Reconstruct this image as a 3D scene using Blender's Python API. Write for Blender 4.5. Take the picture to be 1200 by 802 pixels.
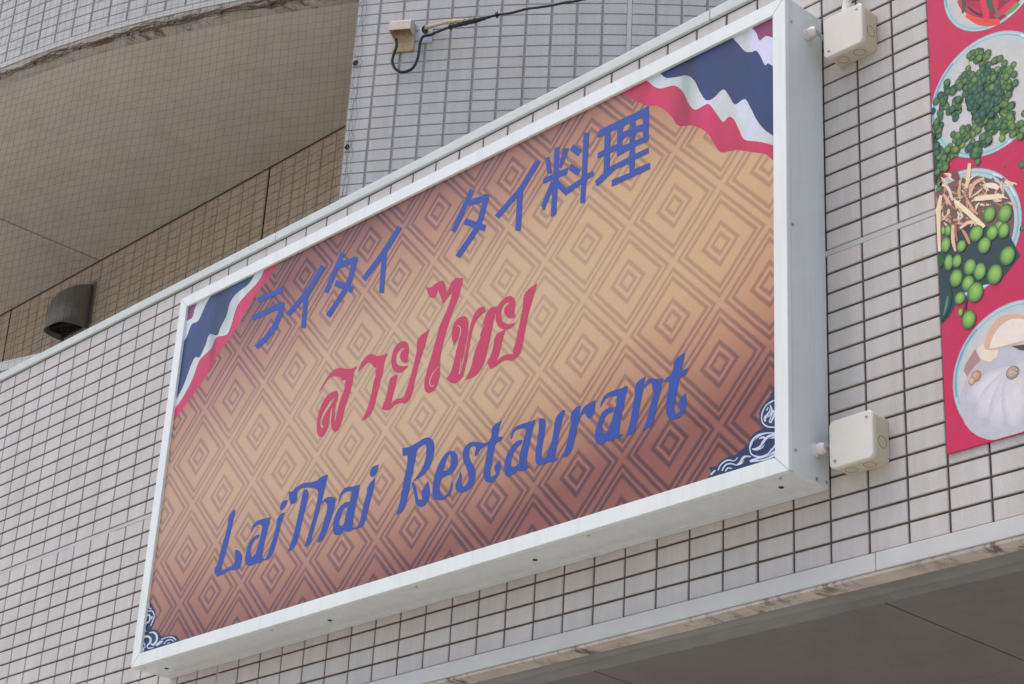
import bpy, bmesh, math, random
import numpy as np
from mathutils import Matrix, Vector
from mathutils.geometry import tessellate_polygon

random.seed(7)
rng = np.random.default_rng(7)
for o in list(bpy.data.objects):
    bpy.data.objects.remove(o, do_unlink=True)
scene = bpy.context.scene
COL = scene.collection

# ------------------------------------------------------------------ camera
F_PX = 2360.61
CAM = np.array([2.486564, -3.212914, -1.428171])
RX, RY, RZ = 2.0151879, -0.0514543, 0.8061473
cam_data = bpy.data.cameras.new("camera")
cam_data.sensor_fit = 'HORIZONTAL'
cam_data.sensor_width = 36.0
cam_data.lens = F_PX / 1200.0 * 36.0
cam_data.clip_start = 0.05
cam_data.clip_end = 800.0
cam = bpy.data.objects.new("camera", cam_data)
COL.objects.link(cam)
ROT = Matrix.Rotation(RZ, 3, 'Z') @ Matrix.Rotation(RY, 3, 'Y') @ Matrix.Rotation(RX, 3, 'X')
cam.matrix_world = Matrix.Translation(Vector(CAM)) @ ROT.to_4x4()
scene.camera = cam
RM = np.array(ROT)

# ------------------------------------------------------------------ light
SUN_DIR = Vector((-0.26, -0.25, 1.2)).normalized()      # towards the sun
SUN_STRENGTH = 0.5
SKY_STRENGTH = 0.15
EXPOSURE = 0.81
world = bpy.data.worlds.new("World")
scene.world = world
world.use_nodes = True
wn = world.node_tree
sky = wn.nodes.new('ShaderNodeTexSky')
sky.sky_type = 'NISHITA'
sky.sun_disc = False
sky.sun_elevation = math.asin(SUN_DIR.z)
sky.sun_rotation = math.atan2(SUN_DIR.x, SUN_DIR.y)
sky.altitude = 0
sky.air_density = 1.0
sky.dust_density = 5.0
sky.ozone_density = 1.0
bg = wn.nodes['Background']
bg.inputs['Strength'].default_value = SKY_STRENGTH
wn.links.new(sky.outputs[0], bg.inputs['Color'])
sd = bpy.data.lights.new("sun", 'SUN')
sd.energy = SUN_STRENGTH
sd.angle = math.radians(35)
sd.color = (1.0, 0.95, 0.88)
so = bpy.data.objects.new("sun", sd)
COL.objects.link(so)
so.rotation_euler = SUN_DIR.to_track_quat('Z', 'Y').to_euler()
so.location = (-3, -6, 9)
scene.view_settings.view_transform = 'Standard'
scene.view_settings.look = 'None'
scene.view_settings.exposure = EXPOSURE
scene.view_settings.gamma = 1.0
scene.view_settings.use_curve_mapping = False
scene.render.engine = 'CYCLES'
scene.cycles.max_bounces = 8
scene.cycles.diffuse_bounces = 5

# ------------------------------------------------------------------ pixel -> place
def ray(x, y):
    return CAM, RM @ np.array([(x - 600) / F_PX, -(y - 401) / F_PX, -1.0])

def on_y(x, y, Y):
    o, d = ray(x, y)
    return o + d * (Y - o[1]) / d[1]

def on_z(x, y, Z):
    o, d = ray(x, y)
    return o + d * (Z - o[2]) / d[2]

def project(P):
    q = (np.asarray(P, float) - CAM) @ RM
    return np.stack([600 + F_PX * q[..., 0] / -q[..., 2], 401 - F_PX * q[..., 1] / -q[..., 2]], -1)

# ------------------------------------------------------------------ colours
def lin(c):
    c = c / 255.0
    return c / 12.92 if c <= 0.04045 else ((c + 0.055) / 1.055) ** 2.4

def C(r, g, b, k=1.0):
    return (lin(r) * k, lin(g) * k, lin(b) * k, 1.0)

# ------------------------------------------------------------------ materials
class NT:
    def __init__(self, name):
        self.m = bpy.data.materials.new(name)
        self.m.use_nodes = True
        self.t = self.m.node_tree
        self.b = self.t.nodes['Principled BSDF']
    def n(self, kind, **kw):
        nd = self.t.nodes.new(kind)
        for k, v in kw.items():
            setattr(nd, k, v)
        return nd
    def l(self, a, b):
        self.t.links.new(a, b)
    def coord(self, which='Object'):
        return self.n('ShaderNodeTexCoord').outputs[which]
    def noise(self, scale, detail=4, rough=0.55, vec=None, dist=0.0):
        nd = self.n('ShaderNodeTexNoise')
        nd.inputs['Scale'].default_value = scale
        nd.inputs['Detail'].default_value = detail
        nd.inputs['Roughness'].default_value = rough
        nd.inputs['Distortion'].default_value = dist
        self.l(vec if vec is not None else self.coord(), nd.inputs['Vector'])
        return nd.outputs['Fac']
    def ramp(self, fac, stops, interp='LINEAR'):
        nd = self.n('ShaderNodeValToRGB')
        r = nd.color_ramp
        r.interpolation = interp
        while len(r.elements) < len(stops):
            r.elements.new(0.5)
        for e, (p, c) in zip(r.elements, stops):
            e.position = p
            e.color = c if len(c) == 4 else (*c, 1)
        self.l(fac, nd.inputs[0])
        return nd.outputs['Color']
    def math(self, op, a, b=None, c=None):
        nd = self.n('ShaderNodeMath', operation=op)
        for i, v in enumerate((a, b, c)):
            if v is None:
                continue
            if isinstance(v, (int, float)):
                nd.inputs[i].default_value = v
            else:
                self.l(v, nd.inputs[i])
        return nd.outputs[0]
    def mix(self, fac, a, b, mode='MIX'):
        nd = self.n('ShaderNodeMix', data_type='RGBA', blend_type=mode)
        for i, v in zip((0, 6, 7), (fac, a, b)):
            if isinstance(v, (int, float)):
                nd.inputs[i].default_value = v
            elif isinstance(v, tuple):
                nd.inputs[i].default_value = v
            else:
                self.l(v, nd.inputs[i])
        return nd.outputs[2]
    def bump(self, h, strength=0.3, dist=0.002):
        nd = self.n('ShaderNodeBump')
        nd.inputs['Strength'].default_value = strength
        nd.inputs['Distance'].default_value = dist
        self.l(h, nd.inputs['Height'])
        self.l(nd.outputs[0], self.b.inputs['Normal'])
    def finish(self, col=None, rough=0.6, spec=0.4, metal=0.0):
        if col is not None:
            if isinstance(col, tuple):
                self.b.inputs['Base Color'].default_value = col
            else:
                self.l(col, self.b.inputs['Base Color'])
        if isinstance(rough, (int, float)):
            self.b.inputs['Roughness'].default_value = rough
        else:
            self.l(rough, self.b.inputs['Roughness'])
        self.b.inputs['Specular IOR Level'].default_value = spec
        self.b.inputs['Metallic'].default_value = metal
        return self.m

WORLD = 'world'
def wpos(t):
    return t.n('ShaderNodeNewGeometry').outputs['Position']

def tile_mat(name, cols, rough=0.42, dirt=0.25):
    t = NT(name)
    oi = t.n('ShaderNodeObjectInfo').outputs['Random']
    ri = t.n('ShaderNodeNewGeometry').outputs['Random Per Island']
    r = t.math('FRACT', t.math('ADD', oi, ri))
    base = t.ramp(r, [(i / (len(cols) - 1), c) for i, c in enumerate(cols)])
    pos = wpos(t)
    n1 = t.noise(260, 3, 0.6, pos)
    fleck = t.ramp(n1, [(0.30, (0.80, 0.79, 0.78)), (0.42, (1, 1, 1)), (0.75, (1.03, 1.03, 1.03))])
    c = t.mix(1.0, base, fleck, 'MULTIPLY')
    n2 = t.noise(5.0, 6, 0.65, pos)
    st = t.ramp(n2, [(0.30, (1 - dirt, 1 - dirt * 1.05, 1 - dirt * 1.15)), (0.62, (1, 1, 1))])
    c = t.mix(0.8, c, st, 'MULTIPLY')
    n3 = t.noise(45, 5, 0.7, pos)
    sp = t.ramp(n3, [(0.70, (1, 1, 1)), (0.78, (0.72, 0.69, 0.66))])
    c = t.mix(0.6, c, sp, 'MULTIPLY')
    mp = t.n('ShaderNodeMapping')
    mp.inputs['Scale'].default_value = (1.0, 1.0, 0.06)
    t.l(pos, mp.inputs[0])
    sk = t.ramp(t.noise(22, 5, 0.7, mp.outputs[0]), [(0.40, (0.90, 0.89, 0.87)), (0.56, (1, 1, 1)), (0.75, (1.02, 1.02, 1.02))])
    c = t.mix(0.8, c, sk, 'MULTIPLY')
    t.bump(t.noise(180, 4, 0.6, pos), 0.35, 0.0012)
    return t.finish(c, rough, 0.45)

def plain_mat(name, col, rough=0.6, spec=0.4, metal=0.0, var=0.08, scale=30, bump=0.1, bscale=200):
    t = NT(name)
    pos = wpos(t)
    n = t.noise(scale, 6, 0.6, pos)
    a = tuple(min(1, v * (1 - var)) for v in col[:3])
    b = tuple(min(1, v * (1 + var)) for v in col[:3])
    c = t.ramp(n, [(0.3, a), (0.7, b)])
    if bump:
        t.bump(t.noise(bscale, 3, 0.5, pos), bump, 0.001)
    return t.finish(c, rough, spec, metal)

M = {}
M['tile'] = tile_mat('pale_tile', [C(187, 183, 177), C(190, 185, 179), C(185, 183, 178), C(189, 183, 178), C(186, 182, 177)], dirt=0.10)
M['tile_round'] = tile_mat('round_wall_tile', [C(183, 182, 179), C(186, 185, 182), C(181, 182, 180), C(184, 182, 180)], dirt=0.08)
M['tile_back'] = tile_mat('loggia_tile_warm_bounce', [C(186, 173, 157), C(190, 177, 161), C(182, 169, 153)], dirt=0.1)  # same tile, browner: warm bounce light is mixed into the colour
M['grout'] = plain_mat('dark_grout', C(86, 77, 71), 0.95, 0.1, var=0.25, scale=60)
M['grout_brown'] = plain_mat('brown_grout', C(156, 138, 120), 0.95, 0.1, var=0.15, scale=60)
M['grout_grey'] = plain_mat('grey_grout', C(150, 149, 146), 0.95, 0.1, var=0.15, scale=60)
M['sealant_beige'] = plain_mat('beige_sealant', C(172, 160, 146), 0.7, 0.2, var=0.1)
M['core'] = plain_mat('concrete_core', C(150, 145, 138), 0.9, 0.2)

# white painted trim with specks of dirt
def trim_mat(name, col, spot=(0.45, 0.40, 0.36), lo=0.66, hi=0.76, scale=38):
    t = NT(name)
    pos = wpos(t)
    base = t.ramp(t.noise(9, 5, 0.6, pos), [(0.3, tuple(v * 0.92 for v in col[:3])), (0.7, tuple(min(1, v * 1.03) for v in col[:3]))])
    sp = t.ramp(t.noise(scale, 6, 0.75, pos), [(lo, (1, 1, 1)), (hi, spot)])
    t.bump(t.noise(120, 3, 0.5, pos), 0.12, 0.001)
    return t.finish(t.mix(0.9, base, sp, 'MULTIPLY'), 0.55, 0.35)
M['sealant'] = trim_mat('joint_sealant', C(180, 178, 175), lo=0.58, hi=0.74, scale=46)
M['coping'] = trim_mat('coping_paint', C(192, 198, 194), lo=0.70, hi=0.80)
M['trim'] = trim_mat('trim_paint', C(188, 188, 184), lo=0.72, hi=0.84)
# dirty underside edge: patches of brown running across
def dirty_mat():
    t = NT('dirty_edge_paint')
    pos = wpos(t)
    mp = t.n('ShaderNodeMapping')
    mp.inputs['Scale'].default_value = (1, 0.35, 0.35)
    t.l(pos, mp.inputs[0])
    n = t.noise(28, 7, 0.75, mp.outputs[0])
    big = t.noise(3.2, 3, 0.5, mp.outputs[0])
    base = t.ramp(t.noise(14, 4, 0.6, pos), [(0.3, C(178, 170, 158)[:3]), (0.7, C(198, 191, 180)[:3])])
    m = t.math('MULTIPLY', t.ramp(n, [(0.50, (0, 0, 0)), (0.60, (1, 1, 1))]), t.ramp(big, [(0.44, (0, 0, 0)), (0.56, (1, 1, 1))]))
    c = t.mix(t.math('MULTIPLY', m, 0.8), base, C(70, 62, 54))
    t.bump(n, 0.3, 0.003)
    return t.finish(c, 0.85, 0.2)
M['dirty'] = dirty_mat()

def soffit_mat(name, a, b):
    t = NT(name)
    pos = wpos(t)
    c = t.ramp(t.noise(2.2, 7, 0.62, pos), [(0.28, a), (0.72, b)])
    st = t.ramp(t.noise(5.5, 8, 0.72, pos), [(0.40, (0.90, 0.89, 0.87)), (0.52, (1, 1, 1)), (0.66, (1, 1, 1)), (0.78, (0.84, 0.83, 0.80))])
    c = t.mix(0.8, c, st, 'MULTIPLY')
    t.bump(t.noise(140, 5, 0.6, pos), 0.35, 0.002)
    return t.finish(c, 0.9, 0.15)
M['soffit'] = soffit_mat('canopy_soffit_paint', C(117, 115, 111), C(127, 124, 119))
M['soffit_band'] = soffit_mat('rough_plaster_band', C(124, 125, 121), C(146, 146, 140))
M['soffit_up'] = soffit_mat('loggia_soffit_paint', C(200, 196, 184), C(210, 204, 192))
M['joint_dark'] = plain_mat('dark_joint', C(62, 54, 48), 0.9, 0.1)

# sign
def metal_white(name, col, rough):
    t = NT(name)
    pos = wpos(t)
    n = t.noise(3.5, 5, 0.6, pos)
    c = t.ramp(n, [(0.3, tuple(v * 0.95 for v in col[:3])), (0.7, tuple(min(1, v * 1.02) for v in col[:3]))])
    sc = t.ramp(t.noise(140, 5, 0.8, pos), [(0.74, (1, 1, 1)), (0.84, (0.80, 0.79, 0.78))])
    c = t.mix(0.5, c, sc, 'MULTIPLY')
    mp = t.n('ShaderNodeMapping')
    mp.inputs['Scale'].default_value = (1.0, 1.0, 0.05)
    t.l(pos, mp.inputs[0])
    sk = t.ramp(t.noise(34, 5, 0.7, mp.outputs[0]), [(0.36, (0.90, 0.89, 0.87)), (0.52, (1, 1, 1))])
    c = t.mix(0.6, c, sk, 'MULTIPLY')
    rr = t.ramp(t.noise(6, 4, 0.6, pos), [(0.3, (rough * 0.9,) * 3), (0.7, (rough * 1.12,) * 3)])
    return t.finish(c, rr, 0.5)
M['frame'] = metal_white('white_enamel_frame', C(218, 223, 219), 0.35)
M['sheet'] = metal_white('white_sheet_metal', C(210, 216, 215), 0.18)
M['dark'] = plain_mat('dark_hole', (0.02, 0.02, 0.02, 1), 0.8, 0.2)
M['screw'] = plain_mat('zinc_screw', C(170, 172, 172), 0.35, 0.5, metal=0.8)
M['gland'] = plain_mat('white_nylon', C(214, 208, 204), 0.45, 0.4)
M['grey_cable'] = plain_mat('grey_cable', C(140, 144, 148), 0.5, 0.4)
M['box'] = plain_mat('ivory_plastic', C(206, 202, 190), 0.5, 0.4, var=0.05, scale=14)
M['box_body'] = plain_mat('ivory_plastic_body', C(190, 182, 158), 0.5, 0.4, var=0.07, scale=14)
M['groove'] = plain_mat('moulded_groove', C(112, 104, 84), 0.7, 0.2)
M['black_cable'] = plain_mat('black_cable', C(34, 36, 40), 0.5, 0.4)
M['ivory'] = plain_mat('aged_ivory', C(196, 182, 168), 0.55, 0.35, var=0.12, scale=40)
M['ivory_back'] = plain_mat('yellowed_plate', C(186, 166, 132), 0.6, 0.3, var=0.2, scale=60)
M['steel'] = plain_mat('galvanised_steel', C(176, 182, 188), 0.4, 0.5, metal=0.5)
M['brass'] = plain_mat('weathered_clip', C(178, 166, 128), 0.6, 0.4, var=0.3, scale=120)
M['hood'] = plain_mat('grey_hood_metal', C(118, 117, 114), 0.42, 0.5, metal=0.25, var=0.06)
M['net'] = plain_mat('net_cord', C(66, 58, 51), 0.8, 0.2)
M['net_dirt'] = plain_mat('bunched_net', C(112, 98, 84), 0.95, 0.1, var=0.4, scale=60)
M['ground'] = plain_mat('pale_paving', C(178, 174, 167), 0.85, 0.2, var=0.12, scale=1.5)
M['shop'] = plain_mat('shop_wall_paint', C(150, 142, 132), 0.8, 0.2)

def print_mat(name, rough=0.4, spec=0.35, mott=0.06):
    t = NT(name)
    a = t.n('ShaderNodeAttribute', attribute_name='Col')
    n = t.ramp(t.noise(55, 5, 0.6, wpos(t)), [(0.3, (1 - mott,) * 3), (0.7, (1 + mott,) * 3)])
    return t.finish(t.mix(1.0, a.outputs['Color'], n, 'MULTIPLY'), rough, spec)
M['print'] = print_mat('printed_ink')
def flag_mat():
    t = NT('flag_ink')
    a = t.n('ShaderNodeAttribute', attribute_name='Col')
    mp = t.n('ShaderNodeMapping')
    mp.inputs['Rotation'].default_value = (0, math.radians(38), 0)
    mp.inputs['Scale'].default_value = (9.0, 1.0, 2.2)
    t.l(wpos(t), mp.inputs[0])
    n = t.noise(1.0, 2, 0.5, mp.outputs[0], 0.6)
    g = t.ramp(n, [(0.36, (0.58, 0.66, 0.62)), (0.47, (0.88, 0.89, 0.88)), (0.55, (1.0, 1.0, 1.0)), (0.66, (1.12, 1.06, 1.36))])
    f = t.ramp(t.noise(70, 4, 0.6, wpos(t)), [(0.3, (0.95,) * 3), (0.7, (1.05,) * 3)])
    return t.finish(t.mix(1.0, t.mix(1.0, a.outputs['Color'], g, 'MULTIPLY'), f, 'MULTIPLY'), 0.4, 0.35)
M['flag_ink'] = flag_mat()
M['vinyl'] = print_mat('cut_vinyl', 0.38, 0.35, 0.05)

# ------------------------------------------------------------------ object helpers
def mesh_from(name, verts, faces, mat=None, smooth=False):
    me = bpy.data.meshes.new(name)
    me.from_pydata([tuple(v) for v in verts], [], faces)
    if mat is not None:
        me.materials.append(M[mat] if isinstance(mat, str) else mat)
    if smooth:
        me.polygons.foreach_set('use_smooth', [True] * len(me.polygons))
    me.update()
    return me

def root(name, label, cat, loc=(0, 0, 0), group=None):
    o = bpy.data.objects.new(name, None)
    o.empty_display_size = 0.05
    COL.objects.link(o)
    o.location = loc
    o['label'] = label
    o['category'] = cat
    if group:
        o['group'] = group
    return o

def abs_loc(o):
    v = Vector(o.location)
    while o.parent:
        o = o.parent
        v = v + Vector(o.location)
    return v

def add(name, verts, faces, mat, parent=None, smooth=False, kind=None, recalc=True):
    """verts in world coordinates; the mesh is stored relative to its parent's place"""
    off = abs_loc(parent) if parent else Vector((0, 0, 0))
    vs = [(v[0] - off.x, v[1] - off.y, v[2] - off.z) for v in verts]
    me = mesh_from(name, vs, faces, mat, smooth)
    if recalc:
        bm = bmesh.new(); bm.from_mesh(me)
        bmesh.ops.recalc_face_normals(bm, faces=bm.faces)
        bm.to_mesh(me); bm.free()
    o = bpy.data.objects.new(name, me)
    COL.objects.link(o)
    if parent:
        o.parent = parent
    if kind:
        o['kind'] = kind
    return o

def join(parts):
    V, Fc = [], []
    for v, f in parts:
        k = len(V)
        V += [tuple(p) for p in v]
        Fc += [tuple(i + k for i in q) for q in f]
    return V, Fc

def box(x0, x1, y0, y1, z0, z1, bev=0.0):
    if bev <= 0:
        v = [(x, y, z) for x in (x0, x1) for y in (y0, y1) for z in (z0, z1)]
        return v, [(0, 1, 3, 2), (4, 6, 7, 5), (0, 4, 5, 1), (2, 3, 7, 6), (0, 2, 6, 4), (1, 5, 7, 3)]
    bm = bmesh.new()
    bmesh.ops.create_cube(bm, size=1)
    for w in bm.verts:
        w.co = ((x0 + x1) / 2 + w.co.x * (x1 - x0), (y0 + y1) / 2 + w.co.y * (y1 - y0), (z0 + z1) / 2 + w.co.z * (z1 - z0))
    bmesh.ops.bevel(bm, geom=bm.edges[:], offset=bev, segments=2, affect='EDGES', profile=0.6)
    bm.verts.index_update()
    v = [tuple(w.co) for w in bm.verts]
    f = [tuple(w.index for w in q.verts) for q in bm.faces]
    bm.free()
    return v, f

def tube(path, rad, n=8, caps=True):
    path = [Vector(p) for p in path]
    rads = rad if isinstance(rad, (list, tuple)) else [rad] * len(path)
    V, Fc = [], []
    t0 = (path[1] - path[0]).normalized()
    up = Vector((0, 0, 1)) if abs(t0.z) < 0.9 else Vector((1, 0, 0))
    nrm = t0.cross(up).normalized()
    for i, p in enumerate(path):
        a = path[max(i - 1, 0)]; b = path[min(i + 1, len(path) - 1)]
        t = (b - a).normalized()
        nrm = (nrm - t * nrm.dot(t)).normalized()
        bn = t.cross(nrm)
        for k in range(n):
            an = 2 * math.pi * k / n
            V.append(tuple(p + (nrm * math.cos(an) + bn * math.sin(an)) * rads[i]))
        if i:
            for k in range(n):
                Fc.append(((i - 1) * n + k, (i - 1) * n + (k + 1) % n, i * n + (k + 1) % n, i * n + k))
    if caps:
        Fc.append(tuple(range(n)))
        Fc.append(tuple(range((len(path) - 1) * n, len(path) * n)))
    return V, Fc

def disc_solid(c, axis, r, h, n=20, r2=None):
    c = Vector(c); axis = Vector(axis).normalized()
    return tube([c, c + axis * h], [r, r if r2 is None else r2], n)

def spline(pts, sub=6):
    pts = [np.array(p, float) for p in pts]
    out = []
    for i in range(len(pts) - 1):
        p0 = pts[max(i - 1, 0)]; p1 = pts[i]; p2 = pts[i + 1]; p3 = pts[min(i + 2, len(pts) - 1)]
        for k in range(sub):
            t = k / sub
            out.append(0.5 * (2 * p1 + (p2 - p0) * t + (2 * p0 - 5 * p1 + 4 * p2 - p3) * t * t + (3 * p1 - p0 - 3 * p2 + p3) * t ** 3))
    out.append(pts[-1])
    return out

# ------------------------------------------------------------------ tiles
PITCH, ROWH = 0.1, 0.0489868
def tile_geo(w, h, thick=0.009, ch=0.0016, bulge=0.0):
    V = []
    for yy, d in ((thick, 0), (ch, 0), (0, ch)):
        V += [(-w / 2 + d, yy, -h / 2 + d), (w / 2 - d, yy, -h / 2 + d), (w / 2 - d, yy, h / 2 - d), (-w / 2 + d, yy, h / 2 - d)]
    Fc = []
    for r in (0, 4):
        for k in range(4):
            Fc.append((r + k, r + (k + 1) % 4, r + 4 + (k + 1) % 4, r + 4 + k))
    Fc.append((8, 9, 10, 11))
    return V, Fc

def pix_area(P, w, h, ang):
    c, s = math.cos(ang), math.sin(ang)
    pts = np.array([P + np.array([dx * c, dx * s, dz]) for dx, dz in ((-w / 2, -h / 2), (w / 2, -h / 2), (w / 2, h / 2), (-w / 2, h / 2))])
    q = project(pts)
    x, y = q[:, 0], q[:, 1]
    return 0.5 * abs(np.dot(x, np.roll(y, -1)) - np.dot(y, np.roll(x, -1))), q.mean(0)

def in_poly(p, poly):
    ins = False
    for i in range(len(poly)):
        (x1, y1), (x2, y2) = poly[i], poly[(i + 1) % len(poly)]
        if (y1 > p[1]) != (y2 > p[1]) and p[0] < (x2 - x1) * (p[1] - y1) / (y2 - y1) + x1:
            ins = not ins
    return ins

def lay_tiles(parent, cells, mat, hidden, limit=298):
    """cells: (centre, angle, w, h). The largest ones in view become single tiles, the rest one joined field."""
    scored = []
    for P, a, w, h in cells:
        ar, c = pix_area(np.array(P), w, h, a)
        vis = -15 < c[0] < 1215 and -12 < c[1] < 814 and not hidden(c, P)
        scored.append((ar if vis else 0.0, P, a, w, h))
    scored.sort(key=lambda t: -t[0])
    off = abs_loc(parent)
    cache = {}
    rest = []
    for k, (ar, P, a, w, h) in enumerate(scored):
        if k < limit and ar > 0:
            key = (round(w, 4), round(h, 4))
            if key not in cache:
                v, f = tile_geo(w, h)
                me = mesh_from('tile', v, f, mat)
                cache[key] = me
            o = bpy.data.objects.new('tile', cache[key])
            o.location = (P[0] - off.x, P[1] - off.y + random.gauss(0, 0.0003), P[2] - off.z)
            o.rotation_euler = (random.gauss(0, 0.004), random.gauss(0, 0.0015), a + random.gauss(0, 0.003))
            o.parent = parent
            COL.objects.link(o)
        else:
            v, f = tile_geo(w, h)
            Rz = Matrix.Rotation(a + random.gauss(0, 0.003), 3, 'Z') @ Matrix.Rotation(random.gauss(0, 0.004), 3, 'X')
            rest.append(([tuple(Rz @ Vector(q) + Vector(P)) for q in v], f))
    if rest:
        V, Fc = join(rest)
        add('tile_field', V, Fc, mat, parent, kind='stuff', recalc=False)

SIGN_Q = [tuple(project((x, y, z))) for x, y, z in ((-2.44, -.138, 1.372), (0.0, -.138, 1.372), (0.0, 0, 1.372), (0.0, 0, 0.17), (-2.44, 0, 0.17), (-2.44, -.138, 0.17))]
POST_Q = [tuple(project((x, -.006, z))) for x, z in ((0.31, 1.5), (0.7, 1.5), (0.7, 0.18), (0.31, 0.18))]

# ------------------------------------------------------------------ ground
GZ = -3.03
gv = [(-300, -300, GZ), (300, -300, GZ), (300, 300, GZ), (-300, 300, GZ)]
g = add('ground', gv, [(0, 1, 2, 3)], 'ground')
g['kind'] = 'structure'
sw = add('ground_floor_wall', *box(-9.0, 3.4, 2.6, 2.8, GZ, -0.045), 'shop')
sw['label'] = 'plain painted shop wall set back under the canopy'
sw['category'] = 'wall'

# ------------------------------------------------------------------ straight parapet wall
def zline(r):
    return r * ROWH + (0.0104 if r > 15 else 0.0)
XL, XR = -5.75, 1.55
pw = root('parapet_wall', 'straight pale tiled parapet wall behind the large framed restaurant sign', 'wall', (-1.2, 0, 0))
ZT = zline(31)
add('grout_bed', *box(XL, XR, 0.0038, 0.07, 0.0, ZT + 0.02), 'grout', pw)
cells = []
gap = 0.0056
for r in range(31):
    z0 = (r * ROWH + (0.0104 if r > 14 else 0.0)) + gap / 2
    z1 = ((r + 1) * ROWH + (0.0104 if r > 14 else 0.0)) - gap / 2
    for i in range(-57, 15):
        x0, x1 = i * PITCH + gap / 2, (i + 1) * PITCH - gap / 2
        if i == -22: x0 += 0.002
        if i == -23: x1 -= 0.002
        cells.append((((x0 + x1) / 2, -0.0, (z0 + z1) / 2), 0.0, round(x1 - x0, 4), round(z1 - z0, 4)))
lay_tiles(pw, cells, 'tile', lambda c, P: in_poly(c, SIGN_Q) or in_poly(c, POST_Q))
# row joint smeared with sealant, thin dark line left above it
zj = 15 * ROWH
segs = []
x = XL
while x < XR:
    w = random.uniform(0.12, 0.5)
    jit = random.uniform(-0.0012, 0.0012)
    segs.append(box(x, min(x + w, XR), -0.0004 + random.uniform(-0.0006, 0.0012), 0.012, zj - gap / 2 - 0.0006, zj + 0.0104 - 0.0006 + jit, 0.0006))
    x += w
add('horizontal_sealant_joint', *join(segs), 'sealant', pw)
segs = []
for z0, z1 in ((0.002, zj - 0.004), (zj + 0.014, ZT - 0.002)):
    segs.append(box(-2.2 - 0.0052, -2.2 + 0.0052, 0.001, 0.012, z0, z1, 0.0008))
add('vertical_sealant_joint', *join(segs), 'sealant_beige', pw)
# coping: long cast pieces with hair joints
cp = []
x = XL
for k in range(5):
    x1 = min(x + 1.8, XR)
    cp.append(box(x + 0.0012, x1 - 0.0012, -0.007, 0.20, ZT + 0.003, ZT + 0.0335, 0.003))
    x = x1
    if x >= XR: break
add('coping', *join(cp), 'coping', pw)
# bottom trim, its soiled underside lip and the canopy soffit
tr = []
edges = [XL, -4.1, -3.05, -1.66, 0.123, XR]
for a, b in zip(edges, edges[1:]):
    tr.append(box(a + 0.0007, b - 0.0007, -0.012, 0.06, -0.042, -0.003, 0.002))
add('bottom_trim', *join(tr), 'trim', pw)
add('underside_lip', *box(XL, XR, -0.008, 0.045, -0.050, -0.0424, 0.0015), 'dirty', pw)
# rough plaster band with ridges
V, Fc = [], []
nx, ny = 260, 14
for i in range(nx + 1):
    xx = XL + (XR - XL) * i / nx
    for j in range(ny + 1):
        yy = 0.0455 + 0.125 * j / ny
        wob = 0.012 * math.sin(xx * 2.1) + 0.006 * math.sin(xx * 5.3 + 1)
        d = (yy - 0.095 - wob)
        zz = -0.0445 - 0.006 * math.exp(-(d / 0.008) ** 2) + 0.0012 * math.sin(xx * 41 + yy * 90) * math.sin(xx * 17)
        if j == ny: zz = -0.0405
        V.append((xx, yy, zz))
for i in range(nx):
    for j in range(ny):
        a = i * (ny + 1) + j
        Fc.append((a, a + 1, a + ny + 2, a + ny + 1))
add('plaster_band', V, Fc, 'soffit_band', pw, smooth=True)
sofp = []
xs = [XL, -4.24, -3.4, -2.55, -1.70, -0.852, 0.012, 0.87, XR]
for a, b in zip(xs, xs[1:]):
    sofp.append((a, b))
for a, b in sofp:
    add('soffit_panel', *box(a + 0.0028, b - 0.0028, 0.168, 0.745, -0.0425, -0.02, 0.0012), 'soffit', pw)
    add('soffit_panel', *box(a + 0.0028, b - 0.0028, 0.748, 2.6, -0.0425, -0.02, 0.0012), 'soffit', pw)
add('canopy_slab', *box(XL, XR, 0.0705, 2.8, -0.034, 0.06), 'joint_dark', pw)

# ------------------------------------------------------------------ round wall
Q0 = dict(x0=-2.8951117, y0=0.8870590, th=0.5670137, k=0.19384686, z0=2.7553074)
RAD = 1 / Q0['k']
CX = Q0['x0'] - RAD * math.sin(Q0['th'])
CY = Q0['y0'] + RAD * math.cos(Q0['th'])
ZS = 3.2968
def cyl(s, z, dr=0.0):
    a = Q0['th'] + Q0['k'] * s
    return (CX + (RAD + dr) * math.sin(a), CY - (RAD + dr) * math.cos(a), z)
def ang(s):
    return Q0['th'] + Q0['k'] * s
def cyl_hit(px, py, dr=0.0):
    o, d = ray(px, py)
    oo = o[:2] - np.array([CX, CY]); a = d[:2] @ d[:2]; b = 2 * oo @ d[:2]; c = oo @ oo - (RAD + dr) ** 2
    t = (-b - math.sqrt(b * b - 4 * a * c)) / 2 / a
    P = o + d * t
    return P, (math.atan2(P[0] - CX, CY - P[1]) - Q0['th']) / Q0['k']

def shell(s0, s1, z0, z1, d0, d1, ds=0.05):
    """curved slab between radii RAD+d0 (outer) and RAD+d1 (inner)"""
    n = max(1, int(round((s1 - s0) / ds)))
    V, Fc = [], []
    for i in range(n + 1):
        s = s0 + (s1 - s0) * i / n
        V += [cyl(s, z0, d0), cyl(s, z1, d0), cyl(s, z1, d1), cyl(s, z0, d1)]
        if i:
            a, b = (i - 1) * 4, i * 4
            for k in range(4):
                Fc.append((a + k, a + (k + 1) % 4, b + (k + 1) % 4, b + k))
    Fc += [(0, 1, 2, 3), (n * 4, n * 4 + 3, n * 4 + 2, n * 4 + 1)]
    return V, Fc

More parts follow.
